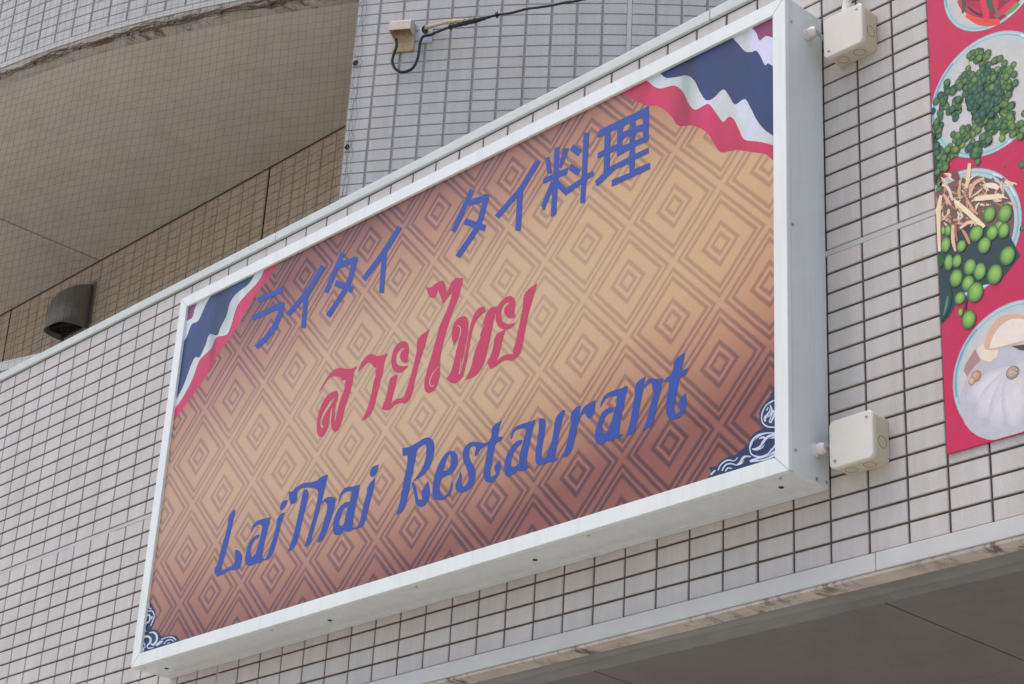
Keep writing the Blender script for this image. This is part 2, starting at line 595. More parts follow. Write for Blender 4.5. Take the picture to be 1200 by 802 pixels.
S_EDGE = -0.100
S_L, S_R = -7.2, 2.4
Z_TOP = 5.2
rw = root('round_wall', 'curved pale tiled building wall rising behind the parapet, with an open loggia', 'building', (CX, CY, 0))
add('wall_core', *shell(S_EDGE, S_R, 0.065, Z_TOP, -0.0040, -0.16), 'grout_grey', rw)
add('spandrel_core', *shell(S_L, S_EDGE - 0.0005, 3.385, Z_TOP, -0.0040, -0.16), 'grout_grey', rw)
add('loggia_parapet_core', *shell(S_L, S_EDGE - 0.0005, 0.065, 1.81, -0.0040, -0.12), 'grout_grey', rw)
cells = []
gx, gz = 0.0098, 0.0040
def round_cells(s0i, s1i, r0, r1):
    for j in range(s0i, s1i):
        for r in range(r0, r1):
            a0, a1 = j * PITCH + gx / 2, (j + 1) * PITCH - gx / 2
            if j >= 10:
                a0 += 0.0097; a1 += 0.0097
            s = (a0 + a1) / 2
            zc = Q0['z0'] + (r + 0.5) * ROWH
            cells.append((cyl(s, zc), ang(s), round(a1 - a0, 4), ROWH - gz))
round_cells(-1, 23, -24, 48)
round_cells(-71, -1, 13, 48)
round_cells(-71, -1, -34, -20)
COPE_TOP = lambda x: 382.0
def hid_round(c, P):
    # below the straight coping's top edge in the picture
    e0, e1 = project((-3.9, -0.01, ZT + 0.033)), project((0.1, -0.01, ZT + 0.033))
    y = e0[1] + (e1[1] - e0[1]) * (c[0] - e0[0]) / (e1[0] - e0[0])
    return c[1] > y + 2
lay_tiles(rw, cells, 'tile_round', hid_round)
add('sealant_joint', *shell(1.0 - 0.004, 1.0 + 0.0137, 1.4, Z_TOP, 0.0012, -0.01, 0.02), 'trim', rw)
# loggia parapet cap and lintel edge
add('loggia_coping', *shell(S_L, S_EDGE - 0.001, 1.811, 1.851, 0.014, -0.14), 'trim', rw)
add('lintel_trim', *shell(S_L, S_EDGE - 0.001, 3.360, 3.3845, 0.006, -0.15), 'trim', rw)
add('lintel_lip', *shell(S_L, S_EDGE - 0.001, 3.2975, 3.3595, 0.000, -0.05), 'dirty', rw)
# loggia soffit (flat, out to the curved edge), in panels with real joints
def soffit_panel(xa, xb):
    n = 40
    V = []
    for i in range(n + 1):
        xx = xa + (xb - xa) * i / n
        dx = xx - CX
        yy = CY - math.sqrt(max((RAD - 0.0505) ** 2 - dx * dx, 0)) if abs(dx) < RAD else 1.4
        yy = min(yy, 1.435)
        V += [(xx, yy, ZS), (xx, 1.4375, ZS), (xx, 1.4375, ZS + 0.05), (xx, yy, ZS + 0.05)]
    Fc = []
    for i in range(n):
        a, b = i * 4, i * 4 + 4
        for k in range(4):
            Fc.append((a + k, a + (k + 1) % 4, b + (k + 1) % 4, b + k))
    Fc += [(0, 1, 2, 3), (n * 4, n * 4 + 3, n * 4 + 2, n * 4 + 1)]
    return V, Fc
add('unseen_soffit_backing', *box(-5.9, -5.68, 0.30, 0.999, ZS + 0.0505, ZS + 0.09), 'joint_dark', rw)  # unseen strip added over the joint to stop sky light leaking through
for xa, xb in ((-8.2, -5.793), (-5.781, -2.99)):
    add('loggia_soffit_panel', *soffit_panel(xa, xb), 'soffit_up', rw)
add('unseen_soffit_backing', *box(-8.2, -3.02, 1.0, 1.6, ZS + 0.0505, ZS + 0.3), 'joint_dark', rw)
P0 = cyl(S_EDGE, 0, -0.008); P1 = cyl(S_EDGE, 0, -0.16)
add('end_wall', *box(-3.11, -2.97, 0.99, 1.436, 0.9, ZS - 0.0008), 'tile_back', rw)
add('loggia_floor', *box(-8.2, -3.0, 0.55, 1.44, 0.8, 0.95), 'core', rw)

# ------------------------------------------------------------------ loggia back wall
BW_Y = 1.44
bw = root('loggia_back_wall', 'shaded tiled back wall of the loggia under the soffit, warm bounce light tinted into its tiles', 'wall', (-5.6, BW_Y, 0.95))
add('grout_bed', *box(-8.2, -3.05, BW_Y + 0.004, BW_Y + 0.15, 0.95, ZS - 0.001), 'grout_brown', bw)
cells = []
for i in range(-39, 13):
    for r in range(-30, 0):
        if i in (-23, -22):
            pass
        x0, x1 = -4.354 + i * PITCH + 0.004, -4.354 + (i + 1) * PITCH - 0.004
        if i == -1: x1 -= 0.004
        if i == 0: x0 += 0.004
        if i == -24: x1 -= 0.003
        if i == -23: x0 += 0.003
        z1 = ZS - 0.010 + (r + 1) * ROWH
        cells.append((((x0 + x1) / 2, BW_Y, z1 - ROWH / 2), 0.0, round(x1 - x0, 4), ROWH - 0.0055))
lay_tiles(bw, cells, 'tile_back', hid_round)
for xx in (-4.354, -6.654):
    add('movement_joint', *box(xx - 0.005, xx + 0.005, BW_Y + 0.0015, BW_Y + 0.012, 0.96, ZS - 0.004), 'joint_dark', bw)

# vent hood
def vent_hood():
    x0, w, dep = -5.905, 0.23, 0.155
    zb, zt = 2.905, 3.165
    t = root('vent_hood', 'grey domed metal vent hood on the loggia back wall', 'vent', (x0, BW_Y - 0.002, zb))
    prof = []
    n = 18
    def outline(kw, kd):
        pts = []
        for i in range(n + 1):
            a = math.pi * i / n
            ca, sa = math.cos(a), math.sin(a)
            pts.append((x0 + kw * w / 2 * math.copysign(abs(ca) ** 0.55, ca), BW_Y - 0.004 - kd * dep * abs(sa) ** 0.62))
        return pts
    levels = [(0.0, 1, 1), (0.45, 1, 0.97), (0.66, 0.99, 0.90), (0.80, 0.97, 0.76), (0.91, 0.93, 0.54), (0.975, 0.88, 0.28), (1.0, 0.82, 0.04)]
    V, Fc = [], []
    for z, kw, kd in levels:
        zz = zb + (zt - zb) * z
        for p in outline(kw, kd):
            # lower rim dips at the front
            V.append((p[0], p[1], zz))
    m = n + 1
    for L in range(len(levels) - 1):
        for i in range(n):
            Fc.append((L * m + i, L * m + i + 1, (L + 1) * m + i + 1, (L + 1) * m + i))
    Fc.append(tuple(range((len(levels) - 1) * m, len(levels) * m)))
    h = add('hood', V, Fc, 'hood', t, smooth=True)
    sm = h.modifiers.new('solid', 'SOLIDIFY'); sm.thickness = 0.002
    add('flange', *box(x0 - w / 2 - 0.012, x0 + w / 2 + 0.012, BW_Y - 0.006, BW_Y - 0.001, zb + 0.02, zt + 0.012, 0.002), 'hood', t)
    for k in range(7):
        zz = zb + 0.02 + k * 0.004
        add('louvre_slat', *box(x0 - w / 2 + 0.020, x0 + w / 2 - 0.020, BW_Y - 0.105 + k * 0.014, BW_Y - 0.102 + k * 0.014, zb + 0.018, zb + 0.045), 'dark', t)
    add('throat', *box(x0 - w / 2 + 0.012, x0 + w / 2 - 0.012, BW_Y - 0.10, BW_Y - 0.007, zb + 0.05, zb + 0.055), 'dark', t)
vent_hood()

# ------------------------------------------------------------------ bird net
def net():
    t = root('bird_net', 'thin dark bird net stretched over the loggia opening and lintel', 'net', cyl(-2.0, 1.86, 0.02))
    off = 0.022
    V, Fc = [], []
    def strand(path, w):
        v, f = tube(path, w, 3, False)
        k = len(V)
        V.extend(v); Fc.extend(tuple(i + k for i in q) for q in f)
    m = 0.0365
    ss = np.arange(-0.085, -3.6, -m)
    zs = np.arange(1.80, 4.05, m)
    G = {}
    for i, s in enumerate(ss):
        for j, z in enumerate(zs):
            G[i, j] = (s + 0.006 * math.sin(z * 3.1 + s * 1.7) + rng.normal(0, 0.0018), z + 0.010 * math.sin(s * 2.3) + 0.004 * math.sin(s * 9) + rng.normal(0, 0.0018),
                       off + 0.012 * math.sin(s * 1.9 + z * 2.3) + (0.0 if z > 3.3 else -0.01))
    for i in range(len(ss)):
        strand([cyl(*G[i, j]) for j in range(len(zs))], 0.00050)
    for j in range(len(zs)):
        strand([cyl(*G[i, j]) for i in range(len(ss))], 0.00044)
    add('mesh', V, Fc, 'net', t, recalc=False, kind='stuff')
    # bunched, dirty selvedge rope along the lintel, with hooks
    V.clear(); Fc.clear()
    for k in range(7):
        path, rad = [], []
        ph = rng.uniform(0, 6, 4)
        s = -0.10
        while s > -3.6:
            path.append(cyl(s, 3.312 + 0.008 * math.sin(s * 13 + ph[0]) + 0.006 * math.sin(s * 31 + ph[1]) + rng.normal(0, 0.002) + (k - 2) * 0.003, 0.010 + 0.005 * math.sin(s * 23 + ph[2])))
            rad.append(max(0.0010, 0.0022 + 0.0018 * math.sin(s * 17 + ph[3]) + rng.normal(0, 0.0012)))
            s -= 0.018
        v, f = tube(path, rad, 5)
        kk = len(V); V.extend(v); Fc.extend(tuple(i + kk for i in q) for q in f)
    for k in range(700):
        s = -rng.uniform(0.1, 3.5); z = 3.31 + rng.normal(0, 0.010)
        p = [cyl(s + rng.normal(0, 0.02) * u, z + rng.normal(0, 0.007), 0.010 + rng.uniform(0, 0.008)) for u in (0, 1, 2)]
        v, f = tube(p, 0.0007, 3)
        kk = len(V); V.extend(v); Fc.extend(tuple(i + kk for i in q) for q in f)
    add('bunched_edge', V, Fc, 'net_dirt', t, recalc=False)
    # side edge: wavering cord up the wall corner, loose meshes
    V2, F2 = [], []
    for k in range(3):
        path = []
        z = 1.95
        while z < 3.4:
            path.append(cyl(S_EDGE + 0.03 + 0.012 * math.sin(z * 9 + k * 2) + rng.normal(0, 0.004), z, 0.006))
            z += 0.02
        v, f = tube(path, 0.0006, 3)
        kk = len(V2); V2 += v; F2 += [tuple(i + kk for i in q) for q in f]
    add('side_cord', V2, F2, 'net', t, recalc=False)
    def knot(P, r, name='hook'):
        a, b = [], []
        for q in range(3):
            pts = []
            for i in range(14):
                an = i / 13 * 2 * math.pi * 1.6 + q * 2
                pts.append((P[0] + r * math.cos(an) * (0.6 + 0.25 * q) + rng.normal(0, r * 0.1), P[1] - 0.006 - rng.uniform(0, 0.006), P[2] + r * math.sin(an) * 0.8))
            v, f = tube(pts, r * 0.17, 5)
            kk = len(a); a += v; b += [tuple(i + kk for i in w) for w in f]
        add(name, a, b, 'net', t)
    for px, py in ((418.5, 75), (409, 173)):
        P, s = cyl_hit(px, py)
        knot(P, 0.011)
    for s in (-0.24, -0.47, -0.70, -0.93, -1.16, -1.42, -1.68, -1.95, -2.22):
        knot(cyl(s, 3.305, 0.006), 0.0095)
net()

# ------------------------------------------------------------------ cable entry on the round wall
def local(s, z):
    a = ang(s)
    P = Vector(cyl(s, z))
    tx = Vector((math.cos(a), math.sin(a), 0)); ty = Vector((math.sin(a), -math.cos(a), 0))   # ty = outward
    return lambda u, o, w: tuple(P + tx * u + ty * o + Vector((0, 0, w)))

def map_geo(geo, L):
    return [L(*p) for p in geo[0]], geo[1]

def cable_entry():
    P, s0 = cyl_hit(474, 45)
    L0 = local(s0, P[2])
    L = lambda u, o, w: L0(u * 1.22, o * 1.15, w * 1.18)
    t = root('cable_entry_cap', 'small aged ivory cable entry cap open at the bottom on curved wall', 'box', L(0, 0, -0.05))
    add('back_plate', *map_geo(box(-0.036, 0.036, 0.0, 0.010, -0.058, 0.052, 0.004), L), 'ivory_back', t)
    # hood: sloped box open below
    pr = [(0.010, 0.050), (0.040, 0.046), (0.062, 0.028), (0.064, -0.006)]
    V, Fc = [], []
    for u in (-0.036, 0.036):
        for o, w in pr:
            V.append((u, o, w))
        V.append((u, 0.010, -0.006))
    Fc = [(0, 1, 6, 5), (1, 2, 7, 6), (2, 3, 8, 7), (0, 4, 3, 2, 1), (5, 6, 7, 8, 9)]
    h = add('hood', *map_geo((V, Fc), L), 'ivory', t)
    so_ = h.modifiers.new('solid', 'SOLIDIFY'); so_.thickness = 0.003; so_.offset = -1
    b = h.modifiers.new('bevel', 'BEVEL'); b.width = 0.003; b.segments = 2
    return L, s0, P
Lc, sc0, Pc = cable_entry()
def cable():
    Pa, sa = cyl_hit(500, 41)
    La = local(sa, Pa[2])
    t = root('cable_anchor', 'small galvanised anchor bracket with clip holding the black drop cable', 'bracket', La(0, 0, -0.02))
    add('plate', *map_geo(box(-0.030, 0.026, 0.0, 0.006, -0.042, 0.032, 0.002), La), 'steel', t)
    ring = [La(-0.004 + 0.009 * math.cos(a), 0.018 + 0.004 * math.sin(a), 0.014 + 0.010 * math.sin(a)) for a in np.linspace(0, 2 * math.pi, 15)]
    add('eye_hook', *tube(ring, 0.0055, 6), 'black_cable', t)
    add('stud', *tube([La(-0.004, 0.004, 0.010), La(-0.004, 0.024, 0.010)], 0.004, 8), 'net_dirt', t)
    # points of the cable in the picture, brought ever further out from the wall
    c = root('drop_cable', 'black overhead drop cable looping from entry cap to bracket and outwards', 'cable', tuple(Pa))
    px = [(505, 41), (512.5, 37.5), (528, 31.5), (544, 27), (565, 22), (582.5, 17.5), (600, 15), (618, 10.2), (630, 8.8), (648, 6), (669, 1.5), (690, -2)]
    o0 = CAM
    d_start = None
    path = []
    nrm = Vector((math.sin(ang(sa)), -math.cos(ang(sa)), 0))
    base = Vector(La(0, 0.02, 0))
    for i, (x, y) in enumerate(px):
        # vertical plane through the anchor, leaving the wall at a shallow angle
        hd = ang(sa) - 0.42
        n = np.array([math.sin(hd), -math.cos(hd), 0.0])
        o, d = ray(x, y)
        tt = ((np.array(base) - o) @ n) / (d @ n)
        path.append(o + d * tt)
    last = path[-1]; prev = path[-3]
    dirv = (last - prev) / np.linalg.norm(last - prev)
    for k in (1, 3, 6, 12):
        path.append(last + dirv * k + np.array([0, 0, 0.02 * k * k]))
    sp = spline(path, 5)
    add('span', *tube(sp, 0.0056, 8), 'black_cable', c)
    # thicker spiral grip and ties
    gp = spline(path[2:6], 10)
    rad = [0.0055 + 0.0062 * math.sin(math.pi * min(1, i / (len(gp) - 1) * 1.15 + 0.02)) + 0.0010 * math.sin(i * 1.9) for i in range(len(gp))]
    add('spiral_grip', *tube(gp, rad, 8), 'black_cable', c)
    for q in (2, 3.6, 5):
        i = int(q); f = q - i
        p = path[i] * (1 - f) + path[min(i + 1, len(path) - 1)] * f
        add('cable_tie', *disc_solid(p - np.array([0.004, 0.002, 0]), (0.85, 0.5, 0.1), 0.0135, 0.007, 10), 'black_cable', c)
        add('tie_tail', *tube([p, p + np.array([0.002, -0.002, 0.016])], 0.0018, 5), 'black_cable', c)
    # tension clip (brassy bar) from the eye hook to the grip
    a = np.array(La(0.0, 0.024, 0.016)); b = path[3] + np.array([0, 0, 0.012])
    add('tension_clip', *tube(spline([a, (a + b) / 2 + np.array([0, 0, 0.006]), b], 6), [0.0072 + 0.0018 * math.sin(i) for i in range(13)], 6), 'brass', c)
    # drip loop between entry cap and bracket
    lp = [(464, 47), (464.8, 54), (462, 62), (459.8, 71), (462, 79), (468, 84), (476, 84), (484, 79.5), (489, 70), (491, 60), (492.5, 50), (496, 43), (505, 41)]
    loop = []
    for i, (x, y) in enumerate(lp):
        dr = 0.045 - 0.02 * i / 12
        P, s = cyl_hit(x, y, dr)
        loop.append(P)
    loop[0] = loop[0] + np.array([0, 0, 0.006])
    loop[-1] = path[0]
    add('drip_loop', *tube(spline(loop, 5), 0.0058, 8), 'black_cable', c)
cable()

# ------------------------------------------------------------------ the sign
SX0, SX1, SZ0, SZ1 = -2.438, 0.001, 0.170, 1.3705
SYF, SYP, SYB = -0.138, -0.1295, -0.0015
RW = 0.0385
sign = root('restaurant_sign', 'large white framed box sign with Thai Japanese and English lettering on tan diamond print', 'sign', ((SX0 + SX1) / 2, -0.07, SZ0))
def rail(pts):
    """mitred frame rail: 4 corner points (x,z) front face, 9 mm deep"""
    V = [(x, SYF, z) for x, z in pts] + [(x, SYF + 0.014, z) for x, z in pts]
    bm = bmesh.new()
    vs = [bm.verts.new(v) for v in V]
    for f in ((0, 1, 2, 3), (7, 6, 5, 4), (0, 4, 5, 1), (1, 5, 6, 2), (2, 6, 7, 3), (3, 7, 4, 0)):
        bm.faces.new([vs[i] for i in f])
    bmesh.ops.bevel(bm, geom=bm.edges[:], offset=0.0011, segments=2, affect='EDGES')
    bm.verts.index_update()
    r = [tuple(w.co) for w in bm.verts], [tuple(w.index for w in q.verts) for q in bm.faces]
    bm.free()
    return r
g_ = 0.0004
ix0, ix1, iz0, iz1 = SX0 + RW, SX1 - RW, SZ0 + RW, SZ1 - RW
add('frame_rail', *rail([(SX0 + g_, SZ1), (SX1 - g_, SZ1), (ix1 - g_, iz1), (ix0 + g_, iz1)]), 'frame', sign)
add('frame_rail', *rail([(SX0 + g_, SZ0), (SX1 - g_, SZ0), (ix1 - g_, iz0), (ix0 + g_, iz0)]), 'frame', sign)
add('frame_rail', *rail([(SX0, SZ0 + g_), (SX0, SZ1 - g_), (ix0, iz1 - g_), (ix0, iz0 + g_)]), 'frame', sign)
add('frame_rail', *rail([(SX1, SZ0 + g_), (SX1, SZ1 - g_), (ix1, iz1 - g_), (ix1, iz0 + g_)]), 'frame', sign)
e_ = 0.0006
add('side_panel', *box(SX1 - 0.004, SX1 - e_, SYF + 0.0145, SYB, SZ0 + 0.0045, SZ1 - 0.0045, 0.0005), 'sheet', sign)
add('side_panel', *box(SX0 + e_, SX0 + 0.004, SYF + 0.0145, SYB, SZ0 + 0.0045, SZ1 - 0.0045, 0.0005), 'sheet', sign)
add('bottom_panel', *box(SX0 + e_, SX1 - e_, SYF + 0.0145, SYB, SZ0 + e_, SZ0 + 0.0042, 0.0005), 'sheet', sign)
add('top_panel', *box(SX0 + e_, SX1 - e_, SYF + 0.0145, SYB, SZ1 - 0.0042, SZ1 - e_, 0.0005), 'sheet', sign)
add('bottom_flange', *box(SX0 + 0.006, SX1 - 0.006, -0.022, SYB, SZ0 - 0.0012, SZ0 + 0.0004, 0.0004), 'sheet', sign)
# drain holes and rivets on the underside, screws on the end
for x in (-0.074, -0.827, -1.603, -2.352):
    add('drain_hole', *disc_solid((x, -0.072, SZ0 - 0.0004), (0, 0, 1), 0.0062, 0.0016, 16), 'dark', sign)
for x in (-0.042, -0.608, -1.208, -1.80, -2.40):
    add('rivet', *disc_solid((x, -0.114, SZ0 - 0.0012), (0, 0, 1), 0.0036, 0.002, 12), 'screw', sign)
for y, z in ((-0.115, 1.308), (-0.115, 0.223), (-0.118, 0.765), (-0.012, 0.182), (-0.045, 0.179)):
    add('screw', *disc_solid((SX1 + 0.0008, y, z), (-1, 0, 0), 0.0038, 0.002, 12), 'screw', sign)

# --- printed face
def face_mat():
    t = NT('diamond_print')
    pos = t.coord('Object')
    sep = t.n('ShaderNodeSeparateXYZ')
    nz = t.n('ShaderNodeTexNoise'); nz.inputs['Scale'].default_value = 38; nz.inputs['Detail'].default_value = 3
    t.l(pos, nz.inputs['Vector'])
    sub = t.n('ShaderNodeVectorMath', operation='SUBTRACT'); t.l(nz.outputs['Color'], sub.inputs[0]); sub.inputs[1].default_value = (0.5, 0.5, 0.5)
    scl = t.n('ShaderNodeVectorMath', operation='SCALE'); t.l(sub.outputs[0], scl.inputs[0]); scl.inputs['Scale'].default_value = 0.0038
    ad = t.n('ShaderNodeVectorMath', operation='ADD'); t.l(pos, ad.inputs[0]); t.l(scl.outputs[0], ad.inputs[1])
    t.l(ad.outputs[0], sep.inputs[0])
    X, Z = sep.outputs[0], sep.outputs[2]
    ox, oz = sign.location.x, sign.location.z
    u = t.math('DIVIDE', t.math('ADD', X, ox + 0.0555 + 0.291 * 20), 0.291)
    v = t.math('DIVIDE', t.math('ADD', Z, oz - 0.632 + 0.305 * 20), 0.305)
    def cell(e):
        return t.math('ABSOLUTE', t.math('SUBTRACT', t.math('FRACT', t.math('ADD', e, 0.5)), 0.5))
    d = t.math('MULTIPLY', t.math('MAXIMUM', cell(t.math('ADD', u, v)), cell(t.math('SUBTRACT', u, v))), 2.0)
    e = 0.022
    def band(lo, hi, val):
        return [(lo - e, 0.5), (lo + e, val), (hi - e, val), (hi + e, 0.5)]
    st = [(0.0, 0.5)]
    for lo, hi in ((0.126, 0.215), (0.31, 0.405), (0.685, 0.775), (0.845, 0.925)):
        st += band(lo, hi, 1.0)
    st += [(0.262, 0.30), (0.81, 0.30), (1.0, 0.46)]
    st.sort()
    line = t.ramp(d, [(p, (c, c, c)) for p, c in st])
    # overall tone of the print
    dx = t.math('ADD', X, ox + 1.10); dz = t.math('ADD', Z, oz - 0.80)
    dz2 = t.math('SUBTRACT', dz, t.math('MULTIPLY', dx, 0.10))
    rr = t.math('SQRT', t.math('ADD', t.math('POWER', t.math('DIVIDE', dx, 2.5), 2.0), t.math('POWER', t.math('DIVIDE', dz2, 0.565), 2.0)))
    cl = t.n('ShaderNodeTexNoise'); cl.inputs['Scale'].default_value = 2.6; cl.inputs['Detail'].default_value = 3
    t.l(pos, cl.inputs['Vector'])
    rr = t.math('ADD', rr, t.math('MULTIPLY', t.math('SUBTRACT', cl.outputs['Fac'], 0.5), 0.22))
    field = t.ramp(rr, [(0.0, C(194, 168, 130)), (0.42, C(190, 158, 121)), (0.72, C(170, 125, 98)), (1.0, C(130, 78, 66))])
    dark = t.ramp(rr, [(0.0, C(176, 148, 117)), (0.42, C(163, 131, 103)), (0.72, C(130, 91, 80)), (1.0, C(80, 48, 54))])
    pale = t.ramp(rr, [(0.0, C(198, 166, 138)), (0.45, C(194, 156, 134)), (0.72, C(182, 136, 118)), (1.0, C(152, 98, 94))])
    # warm corner at the lower right, cooler mauve at the lower left
    wx = t.ramp(t.math('ADD', t.math('MULTIPLY', dx, 0.4), 0.5), [(0.15, (0.98, 0.98, 1.07)), (0.55, (1, 1, 1)), (0.95, (1.06, 0.99, 0.86))])
    c = t.mix(t.ramp(line, [(0.5, (0, 0, 0)), (1.0, (1, 1, 1))]), field, dark)
    c = t.mix(t.ramp(line, [(0.30, (1, 1, 1)), (0.5, (0, 0, 0))]), c, pale)
    c = t.mix(1.0, c, wx, 'MULTIPLY')
    mt = t.ramp(t.noise(120, 4, 0.6, pos), [(0.3, (0.95, 0.95, 0.95)), (0.7, (1.04, 1.04, 1.04))])
    c = t.mix(1.0, c, mt, 'MULTIPLY')
    sm = t.noise(3.0, 4, 0.6, pos)
    rg = t.ramp(sm, [(0.3, (0.32,) * 3), (0.7, (0.45,) * 3)])
    return t.finish(c, rg, 0.4)
M['face'] = face_mat()
# print lies in object space of the sign's own base
face = add('face_panel', *box(ix0 - 0.012, ix1 + 0.012, SYP, SYP + 0.004, iz0 - 0.012, iz1 + 0.012), 'face', sign)

LAYER = [0]
def flat_poly(contours, cols, name, parent, Y, mat='print', colfn=None):
    """contours: lists of (x,z); the first is the outline, others holes"""
    vs = [[Vector((x, z, 0)) for x, z in c] for c in contours]
    tri = tessellate_polygon(vs)
    flat = [v for c in vs for v in c]
    V = [(v.x, Y, v.y) for v in flat]
    return V, [tuple(t_) for t_ in tri]

def emit(name, geos, parent, mat):
    """geos: list of (verts, faces, colours per vertex)"""
    V, Fc, cc = [], [], []
    off = abs_loc(parent)
    for v, f, c in geos:
        k = len(V)
        V += [(p[0] - off.x, p[1] - off.y, p[2] - off.z) for p in v]
        for q in f:
            q = tuple(i + k for i in q)
            Fc.append(q)
        cc += list(c) if isinstance(c, list) else [c] * len(v)
    # face the street (-y)
    F2 = []
    for q in Fc:
        a, b, c_ = (Vector(V[i]) for i in q[:3])
        F2.append(q if (b - a).cross(c_ - a).y < 0 else tuple(reversed(q)))
    me = mesh_from(name, V, F2, mat)
    at = me.color_attributes.new('Col', 'FLOAT_COLOR', 'POINT')
    at.data.foreach_set('color', [x for c in cc for x in c])
    o = bpy.data.objects.new(name, me)
    COL.objects.link(o)
    o.parent = parent
    return o

def px_poly(pts, crop, Y):
    ox, oy, s = crop
    out = []
    for x, y in pts:
        P = on_y(ox + x / s, oy + y / s, Y)
        out.append((P[0], P[2]))
    return out

def chaikin(pts, sharp=0.6):
    """round blunt corners only; keep sharp tips"""
    out = []
    n = len(pts)
    for i in range(n):
        a, b, c = (np.array(pts[j % n], float) for j in (i - 1, i, i + 1))
        u, v = a - b, c - b
        cs = u @ v / (np.linalg.norm(u) * np.linalg.norm(v) + 1e-9)
        if cs > -0.25:
            out.append(tuple(b))
        else:
            out.append(tuple(b + u * 0.25)); out.append(tuple(b + v * 0.25))
    return out

def letter(polys, crop, col, Y, parent, smooth=True, holes=None):
    geos = []
    for k, p in enumerate(polys):
        pp = chaikin(p) if smooth else p
        y = Y - 0.00004 * k
        cs = [px_poly(pp, crop, y)]
        if holes and k in holes:
            for h in holes[k]:
                cs.append(px_poly(chaikin(h), crop, y))
        v, f = flat_poly(cs, None, '', None, y)
        geos.append((v, f, col))
    return emit('letter', geos, parent, 'vinyl')

def stroke(pts, w):
    """polyline with mitred constant width -> polygon"""
    pts = [np.array(p, float) for p in pts]
    L, R = [], []
    for i, p in enumerate(pts):
        a = pts[max(i - 1, 0)]; b = pts[min(i + 1, len(pts) - 1)]
        t = (b - a) / np.linalg.norm(b - a)
        n = np.array([-t[1], t[0]])
        ww = w[i] if isinstance(w, (list, tuple)) else w
        L.append(tuple(p + n * ww / 2)); R.append(tuple(p - n * ww / 2))
    return L + R[::-1]

def curve_stroke(pts3, sub=6):
    sp = spline(pts3, sub)
    return stroke([(p[0], p[1]) for p in sp], [float(p[2]) for p in sp])

BLUE = C(40, 70, 150)
PINK = C(184, 48, 82)
YL = SYP - 0.0006
# katakana, first word
K1 = (280, 240, 4.223)
letter([stroke([(92, 474), (214, 420)], 25), stroke([(66, 562), (207, 497)], 26), stroke([(216, 482), (206, 535), (175, 607), (135, 660), (84, 706)], [20, 26, 27, 26, 25])], K1, BLUE, YL, face, False)
letter([stroke([(417, 303), (345, 425), (243, 545)], 25), stroke([(336, 415), (318, 611)], 23)], K1, BLUE, YL, face, False)
letter([stroke([(514, 238), (430, 435)], 23), stroke([(492, 302), (586, 268)], 28), stroke([(577, 258), (553, 360), (520, 432), (440, 552)], 25), stroke([(476, 388), (564, 420)], 32)], K1, BLUE, YL, face, False)
letter([stroke([(797, 110), (730, 218), (617, 370)], 25), stroke([(722, 215), (705, 437)], 24)], K1, BLUE, YL, face, False)
K2 = (510, 110, 3.818)
letter([stroke([(165, 430), (80, 617)], 22), stroke([(148, 490), (238, 462)], 26), stroke([(230, 450), (205, 555), (180, 612), (100, 730)], 24), stroke([(132, 570), (224, 602)], 29)], K2, BLUE, YL, face, False)
letter([stroke([(460, 300), (385, 425), (275, 552)], 23), stroke([(381, 420), (370, 612)], 25)], K2, BLUE, YL, face, False)
K3 = (625, 150, 7.29)
letter([[(180, 175), (225, 160), (215, 330), (205, 560), (195, 745), (148, 760), (158, 560), (170, 380)],
        [(100, 262), (135, 243), (158, 365), (150, 385), (120, 390)],
        [(258, 172), (305, 175), (240, 345), (213, 335)],
        [(85, 432), (300, 335), (285, 395), (80, 480)],
        [(150, 455), (185, 470), (90, 710), (66, 665)],
        [(203, 440), (285, 515), (255, 560), (198, 500)],
        [(340, 140), (412, 190), (380, 242), (312, 190)],
        [(320, 305), (402, 355), (378, 408), (300, 355)],
        [(280, 516), (505, 365), (520, 400), (272, 578), (255, 550)],
        [(430, 45), (475, 38), (455, 400), (440, 635), (400, 645), (415, 340)]], K3, BLUE, YL, face, False)
K4 = (690, 115, 7.29)
letter([[(72, 300), (95, 270), (513, 68), (513, 140), (75, 340)],
        [(463, 130), (513, 110), (510, 360), (463, 380)],
        [(243, 230), (290, 210), (285, 480), (238, 500)],
        [(350, 180), (397, 160), (390, 620), (345, 640)],
        [(245, 308), (513, 200), (513, 252), (245, 365)],
        [(245, 425), (513, 315), (510, 362), (395, 415), (245, 498)],
        [(52, 710), (130, 640), (175, 590), (345, 502), (510, 422), (510, 470), (390, 528), (340, 562), (235, 605), (70, 755)],
        [(195, 700), (345, 640), (390, 605), (522, 553), (522, 605), (195, 757)],
        [(135, 300), (185, 280), (175, 605), (125, 655)],
        [(75, 470), (135, 440), (245, 390), (245, 440), (75, 515)]], K4, BLUE, YL, face, False)
